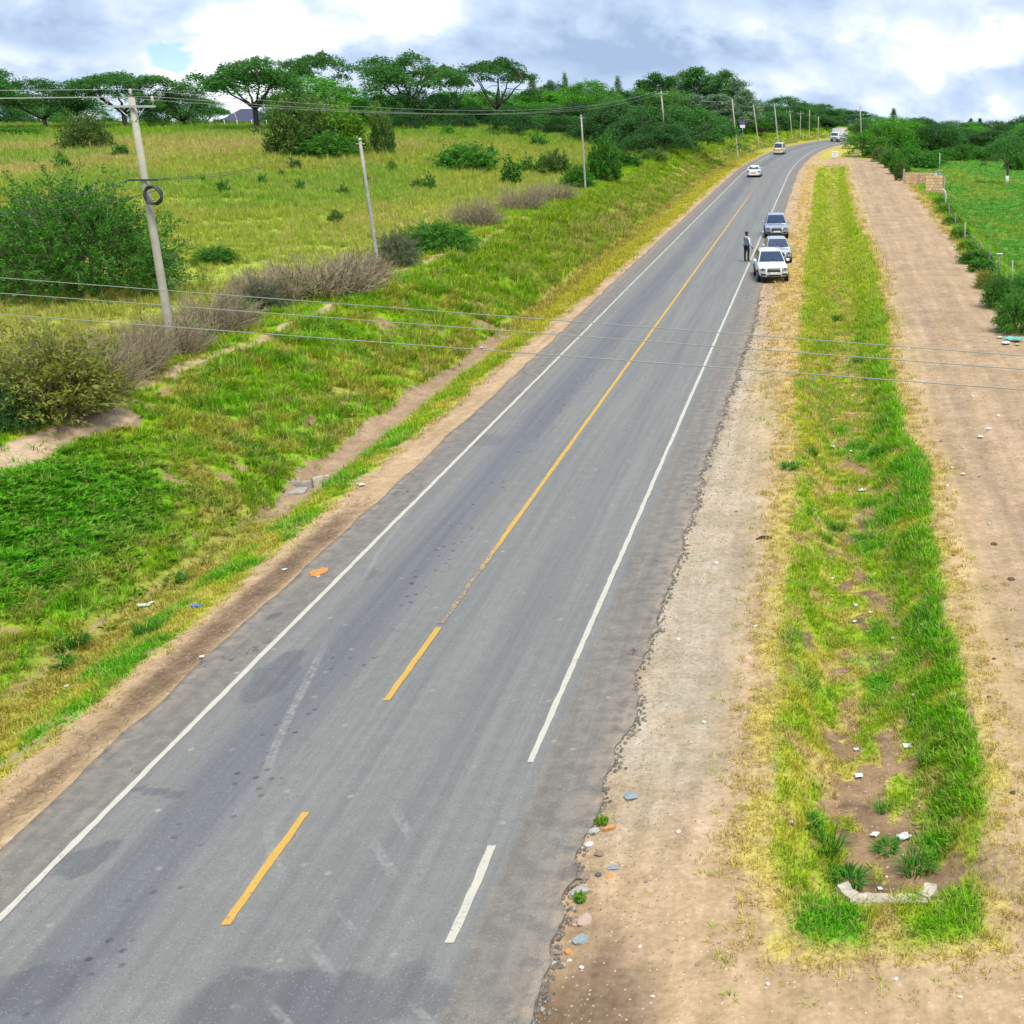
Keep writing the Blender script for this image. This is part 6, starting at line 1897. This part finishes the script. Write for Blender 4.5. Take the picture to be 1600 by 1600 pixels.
    for s in (-1, 1):
        MB().lathe((s * .032, .124, 1.705), [(.001, -.008), (.011, 0), (.001, .008)], 8, 'Y').build("eye", simple("eye_white", (.5, .48, .45), .3), e)
        MB().lathe((s * .086, .02, 1.69), [(.012, -.008), (.026, 0), (.014, .01)], 10, 'X').build("ear", mats[0], e)
    MB().bbox((0, .0, 1.005), (.305, .235, .04), .015).build("belt", simple("black_belt", (.02, .018, .016), .4), e)
    return e


p = ground(1170, 411)
pe = person((p.x - .12, p.y, .045), R_(-38))
pe.scale = (1.2, 1.2, 1.08)

# ------------------------------------------------------------------ stones at the broken road edge
def stone_mesh(seed, block=0.0):
    bm = bmesh.new(); bmesh.ops.create_icosphere(bm, subdivisions=2, radius=.5)
    r = random.Random(seed); ph = [Vector((r.uniform(-1, 1), r.uniform(-1, 1), r.uniform(-1, 1))).normalized() for _ in range(9)]
    cut = [r.uniform(.26, .42) for _ in ph]
    for v in bm.verts:
        for n, c in zip(ph, cut):
            d = v.co.dot(n)
            if d > c: v.co -= n * (d - c) * .9
        v.co += Vector((r.uniform(-1, 1), r.uniform(-1, 1), r.uniform(-1, 1))) * .012
    me = bpy.data.meshes.new("stone"); bm.to_mesh(me); bm.free()
    return me


STN = [stone_mesh(i) for i in range(6)]
M_ST = {'slate': simple("slate_stone", (.24, .28, .30), .7, var=.2, scale=5, bump=.4), 'orange': simple("orange_stone", (.50, .25, .09), .85, var=.2, bump=.4), 'pink': simple("pink_block_stone", (.42, .31, .25), .9, var=.15, bump=.4),
        'brown': simple("brown_stone", (.25, .18, .14), .9, var=.2, bump=.4), 'grey': simple("grey_stone", (.38, .36, .33), .85, var=.2, bump=.4), 'pale': simple("pale_stone", (.60, .57, .52), .85, var=.12, bump=.3), 'dark': simple("dark_stone", (.10, .11, .12), .7, var=.2, bump=.4)}


def stone(px, py, wpx, kind, label, group=None, flat=.5, asp=.8, name="stone"):
    p = ground(px, py); w = wpx / px_per_m(p)
    o = bpy.data.objects.new(name, STN[(px + py) % 6]); col.objects.link(o)
    if len(o.data.materials) == 0: o.data.materials.append(M_ST[kind])
    o.material_slots[0].link = 'OBJECT'; o.material_slots[0].material = M_ST[kind]
    o.location = p + Vector((0, 0, w * flat * .22)); o.scale = (w, w * asp * 1.2, w * flat); o.rotation_euler = (0, 0, rng_.uniform(-.6, .6))
    tag(o, label, "stone", group)
    return o


stone(986, 1246, 25, 'slate', "flat angular blue grey stone lying alone on the gravel", flat=.35, asp=1.2)
stone(952, 1298, 24, 'orange', "orange stone lying beside the yellow grass tuft at the tarmac edge", flat=.5, asp=.5)
stone(928, 1301, 20, 'grey', "rounded grey stone against the tarmac edge beside the orange stone")
stone(920, 1321, 16, 'pale', "pale pointed stone at the tarmac edge above the brown stones")
stone(905, 1328, 12, 'pale', "small pale sliver stone stuck in the tarmac edge")
stone(936, 1337, 18, 'brown', "brown stone sunk in gravel beside the pale pointed stone")
stone(935, 1368, 13, 'dark', "small black stone next to the slate chip and orange chip")
stone(958, 1357, 22, 'slate', "long slate chip lying over the small orange chip", flat=.3, asp=.6)
stone(953, 1371, 18, 'orange', "flat orange chip partly under the long slate chip", flat=.25, asp=.6)
stone(911, 1374, 24, 'brown', "square dark brown block set at the tarmac edge", flat=.6, asp=.9)
stone(907, 1396, 34, 'grey', "wide grey block with a grass tuft growing against it", flat=.45, asp=.6)
stone(914, 1440, 28, 'pink', "large pinkish block, biggest of the row at the tarmac edge", flat=.55, asp=1.0)
stone(898, 1448, 11, 'pink', "small pinkish stone squeezed beside the large pinkish block")
stone(907, 1471, 32, 'slate', "wide slate grey stone with a pale top below the pinkish block", flat=.5, asp=.55)
stone(889, 1491, 16, 'orange', "bright orange stone touching the wide slate grey stone", asp=.8)
stone(890, 1503, 9, 'pale', "small pale stone just under the bright orange stone")
stone(865, 1508, 14, 'grey', "small grey stone at the tarmac edge below the orange stones")
stone(909, 1513, 10, 'pale', "small greenish white stone on the dark wet soil")
stone(872, 1492, 16, 'brown', "brown stone between tarmac edge and bright orange stone")
for px, py, w in ((1390, 1338, 9), (1411, 1337, 8), (1386, 1357, 9), (1385, 1372, 6), (1433, 1236, 7), (1425, 1247, 6), (1437, 1262, 7), (1352, 1240, 7)):
    stone(px, py, w, 'pale' if px % 2 else 'pink', "little pale stone lying on the bare soil of the swale", "little stones in the swale")
for px, py, w in ((1383, 875, 9), (1300, 905, 8), (1480, 760, 7), (1505, 700, 8), (1530, 745, 7), (1405, 690, 9), (1470, 690, 7), (1420, 545, 6), (1445, 600, 6), (1560, 650, 7), (1520, 620, 7), (1590, 1010, 9), (1570, 1100, 8), (1545, 820, 8), (1180, 980, 9), (1100, 1130, 9),
                  (1060, 1300, 9), (1150, 1420, 10), (1010, 1380, 9), (1090, 1510, 10), (1000, 1480, 8), (1020, 1560, 9), (1200, 1540, 9), (1130, 1260, 8), (1120, 880, 8), (1150, 800, 7), (1060, 1000, 8), (1500, 1560, 10), (1400, 1530, 9)):
    stone(px, py, w, ('pale', 'grey', 'brown', 'pink')[px % 4], "loose pebble lying on the bare dirt", "pebbles on the dirt")
for px, py in ((941, 1290), (907, 1408)):
    p = ground(px, py); h = .16
    bushp = plant("grass_clump", SML[2], (simple("straw_stem", (.35, .32, .06), .9), LF_LIME), p, h, .34, "yellow green grass clump between the stones at the tarmac edge", "grass", "clumps between the stones", None, ST)

# ------------------------------------------------------------------ litter
M_PLASTIC_W = simple("white_plastic_bag", (.60, .61, .60), .5, var=.22, scale=20); M_BLUE = simple("blue_plastic", (.02, .13, .50), .35); M_TEAL = simple("teal_plastic_bag", (.12, .50, .46), .45, var=.3)
M_CLEAR = simple("cloudy_clear_plastic", (.62, .70, .66), .25, var=.1)


def crumple(seed, n=9):
    r = random.Random(seed); vs, fs = [], []
    for i in range(n):
        for k in range(n):
            u, v = i / (n - 1) - .5, k / (n - 1) - .5
            q = 1 - .5 * max(abs(u), abs(v)) * r.uniform(.3, 1.6)
            vs.append((u * q + r.uniform(-.04, .04), v * q + r.uniform(-.04, .04), .10 + r.uniform(0, .30) * (1 - 1.6 * max(abs(u), abs(v)))))
    for i in range(n - 1):
        for k in range(n - 1): fs.append((i * n + k, (i + 1) * n + k, (i + 1) * n + k + 1, i * n + k + 1))
    b0 = len(vs); vs += [(x * .97, y * .97, z - .05) for x, y, z in vs]
    fs += [tuple(b0 + q for q in reversed(f)) for f in list(fs)]
    return MB().add(vs, fs, True).mesh("crumpled")


CRU = [crumple(i) for i in range(5)]


def litter(px, py, wpx, mat, label, group=None, asp=.7, name="plastic_scrap", lift=.04):
    p = ground(px, py); w = wpx / px_per_m(p)
    me = CRU[(px * 3 + py) % 5]
    o = bpy.data.objects.new(name, me); col.objects.link(o)
    if len(me.materials) == 0: me.materials.append(mat)
    o.material_slots[0].link = 'OBJECT'; o.material_slots[0].material = mat
    o.location = p + Vector((0, 0, lift)); o.scale = (w, w * asp * 1.6, w * .8); o.rotation_euler = (0, 0, rng_.uniform(0, 6))
    tag(o, label, "litter", group)


litter(1412, 1312, 26, M_PLASTIC_W, "torn white plastic sheet lying on the soil near the swale headwall", asp=.5, name="plastic_sheet")
litter(1367, 1308, 14, M_CLEAR, "greyish see-through plastic scrap beside the torn white sheet")
for px, py, w in ((1375, 1392, 9), (1338, 1174, 9), (1342, 1215, 14), (1418, 1169, 16), (1490, 1088, 13), (1337, 948, 9), (1335, 975, 8), (1347, 768, 12), (1302, 658, 8), (1357, 471, 9), (1332, 620, 6), (1272, 798, 7), (1495, 1267, 6), (1237, 1288, 7), (1427, 1089, 8), (1330, 707, 7), (1300, 700, 12), (1360, 960, 7), (1440, 980, 7), (1395, 1000, 7)):
    litter(px, py, w, M_PLASTIC_W if px % 2 else M_CLEAR, "small pale plastic scrap caught in the swale grass", "pale scraps in the swale")
litter(1332, 575, 8, simple("peach_plastic", (.7, .5, .36), .5), "peach coloured scrap in the swale grass under the crossing wires")
litter(1271, 594, 9, M_BLUE, "small bright blue scrap in the yellow grass beside the gravel")
litter(1583, 534, 24, M_TEAL, "crumpled teal bag of the rubbish heap on the dirt track", name="plastic_bag", asp=.9, lift=.08)
litter(1572, 538, 16, M_PLASTIC_W, "white bag lying against the teal bag on the dirt track", name="plastic_bag")
litter(1562, 529, 10, M_PLASTIC_W, "small white scrap beside the rubbish heap on the dirt track")
litter(1590, 540, 10, simple("yellow_rag", (.55, .42, .12), .8), "yellowish rag at the side of the teal bag")
for px, py, w in ((316, 1030, 9), (498, 905, 8), (445, 893, 8), (105, 1075, 8), (324, 872, 7), (565, 760, 12), (752, 545, 7), (515, 683, 12), (160, 1056, 6)):
    litter(px, py, w, M_PLASTIC_W, "small white scrap dropped along the left verge and ditch" if False else "small white scrap dropped along the verge below the bank", "white scraps below the bank")
for px, py, w in ((1545, 672, 8), (1532, 685, 10), (1505, 743, 8), (1488, 733, 6), (1540, 535, 6)):
    litter(px, py, w, M_PLASTIC_W, "small pale scrap lying on the dirt track", "pale scraps on the track")


def bottle(px, py, wpx, mat, label, rz):
    p = ground(px, py); s = wpx / px_per_m(p)
    o = MB().lathe((0, 0, 0), [(.02, -.5), (.13, -.48), (.14, -.40), (.13, -.1), (.14, .1), (.14, .22), (.06, .36), (.055, .44), (.065, .445), (.065, .5), (.03, .505)], 12, 'X').build("plastic_bottle", mat, None, p + Vector((0, 0, .05)))
    o.scale = (s, s, s); o.rotation_euler = (0, .1, rz)
    tag(o, label, "bottle")


bottle(308, 950, 17, M_BLUE, "bright blue plastic bottle lying at the edge of the verge grass", .3)
bottle(224, 949, 20, M_CLEAR, "clear plastic bottle lying on the dark green weed, longer one of two", .4)
bottle(237, 945, 12, M_CLEAR, "clear plastic bottle lying on the dark green weed, shorter one of two", 1.2)
# shred of tyre, orange spill, dung, sticks
p = ground(1195, 842)
vs = []
o = MB().tube([(-.22, -.03, .02), (-.08, .02, .05), (.08, .03, .045), (.20, .0, .02)], [.02, .06, .05, .015], 6).build("tyre_shred", M_TYRE, None, p)
o.scale = (1, 1.4, .6); tag(o, "black curled shred of tyre on the gravel shoulder", "rubber")
p = ground(498, 898)
r = random.Random(5); n = 18
vs = [(0, 0, .035)]
for k in range(n):
    a = 2 * math.pi * k / n; q = r.uniform(.75, 1.15); vs.append((math.cos(a) * .19 * q, math.sin(a) * .30 * q, .004))
o = MB().add(vs, [(0, 1 + k, 1 + (k + 1) % n) for k in range(n)], True).build("orange_spill", simple("orange_spill", (.55, .22, .05), .7, var=.3, scale=14), None, Vector((p.x, p.y, float(road_z(np.array(p.x))) + .012)))
tag(o, "orange heap of spilled food on the tarmac shoulder near the edge line", "spill")
for px, py, w in ((1580, 906, 13), (1553, 850, 11), (1553, 1030, 7), (1573, 1000, 6), (1582, 1240, 10), (1475, 842, 9), (1490, 868, 7), (1545, 1090, 8)):
    p = ground(px, py); s = w / px_per_m(p)
    o = MB().lathe((0, 0, 0), [(.5, 0), (.46, .10), (.34, .14), (.30, .20), (.14, .25), (.05, .27)], 12).build("dung_pat", simple("dry_dung", (.10, .065, .035), .95, var=.3, bump=.5), None, p)
    o.scale = (s, s * 1.2, s * .7); tag(o, "dark dried dung pat on the dirt track", "dung", "dung pats on the track")
# dry branches swept along the left tarmac edge
rr_ = np.random.default_rng(77)
mb = MB()
for k in range(420):
    y = rr_.uniform(13, 34); uu = rr_.normal(-13.15, .22)
    p = Vector((uu, y, hz(uu, y) + .01)); a = rr_.normal(1.3, .7); ln = rr_.uniform(.08, .38)
    m = p + Vector((math.cos(a) * ln * .5, math.sin(a) * ln * .5, rr_.uniform(.01, .05))); q = p + Vector((math.cos(a + .4) * ln, math.sin(a + .4) * ln, .01))
    mb.tube([p, m, q], .0045, 3, False)
o = mb.build("dry_straw", simple("dry_straw", (.27, .175, .095), .9, var=.3)); tag(o, "dry straw and twigs washed up along the tarmac edge", "straw", kind='stuff')
# loose gravel spilled beside the broken tarmac edge
V, F = [], []
base = np.array([(1, 0, 0), (-.5, .87, 0), (-.5, -.87, 0), (.2, .1, .9)]) * .5
N_ = 9000
yy = 9 + (75 - 9) * rr_.uniform(0, 1, N_) ** 1.5; uu = np.where(rr_.uniform(0, 1, N_) < .75, -3.6 + np.abs(rr_.normal(0, .8, N_)), rr_.uniform(2.8, 9.5, N_))
zz = height(uu, yy); sc = rr_.uniform(.012, .045, N_) * np.clip(yy / 25, 1, 2); an = rr_.uniform(0, 6.28, N_)
ca, sa = np.cos(an), np.sin(an)
bx = base[None, :, 0] * ca[:, None] - base[None, :, 1] * sa[:, None]; by = base[None, :, 0] * sa[:, None] + base[None, :, 1] * ca[:, None]
VV = np.stack([uu[:, None] + bx * sc[:, None], yy[:, None] + by * sc[:, None], zz[:, None] + base[None, :, 2] * sc[:, None] * 1.1], -1).reshape(-1, 3)
FF = (np.array([(0, 1, 3), (1, 2, 3), (2, 0, 3)])[None] + 4 * np.arange(N_)[:, None, None]).reshape(-1, 3)
me = np_mesh("gravel", VV, FF); attr(me, 'rnd', 'FLOAT', 'FACE', np.repeat(rr_.uniform(0, 1, N_), 3))
o = link("gravel", me, None, leaf_mat("loose_gravel", (.20, .15, .11), (.36, .285, .22), (.46, .39, .31), 0.0, 0.0)); tag(o, "loose gravel scattered along the broken tarmac edge and track", "gravel", kind='stuff')

# crumbled lumps of tarmac along the broken edge
N_ = 2600
yy = 9 + (70 - 9) * rr_.uniform(0, 1, N_) ** 1.6; uu = road_edge_r(yy) + rr_.normal(.02, .07, N_)
zz = np.maximum(height(uu, yy), -.03); sc = rr_.uniform(.02, .075, N_) * np.clip(yy / 25, 1, 2); an = rr_.uniform(0, 6.28, N_)
base = np.array([(1, 0, -.2), (.1, .9, -.2), (-.9, .2, -.2), (-.3, -.9, -.2), (.5, .1, .45), (-.2, .4, .4), (-.2, -.4, .38)]) * .6
tri = np.array([(0, 1, 4), (1, 5, 4), (1, 2, 5), (2, 6, 5), (2, 3, 6), (3, 4, 6), (3, 0, 4), (4, 5, 6)])
ca, sa = np.cos(an), np.sin(an)
bx = base[None, :, 0] * ca[:, None] - base[None, :, 1] * sa[:, None]; by = base[None, :, 0] * sa[:, None] + base[None, :, 1] * ca[:, None]
VV = np.stack([uu[:, None] + bx * sc[:, None], yy[:, None] + by * sc[:, None] * 1.4, zz[:, None] + .02 + base[None, :, 2] * sc[:, None]], -1).reshape(-1, 3)
FF = (tri[None] + 7 * np.arange(N_)[:, None, None]).reshape(-1, 3)
me = np_mesh("tarmac_crumbs", VV, FF); attr(me, 'rnd', 'FLOAT', 'FACE', np.repeat(rr_.uniform(0, 1, N_), len(tri)))
o = link("tarmac_crumbs", me, None, leaf_mat("tarmac_crumb", (.10, .09, .08), (.22, .195, .165), (.36, .30, .24), 0.0, 0.0)); tag(o, "crumbled lumps of tarmac along the broken road edge", "rubble", kind='stuff')
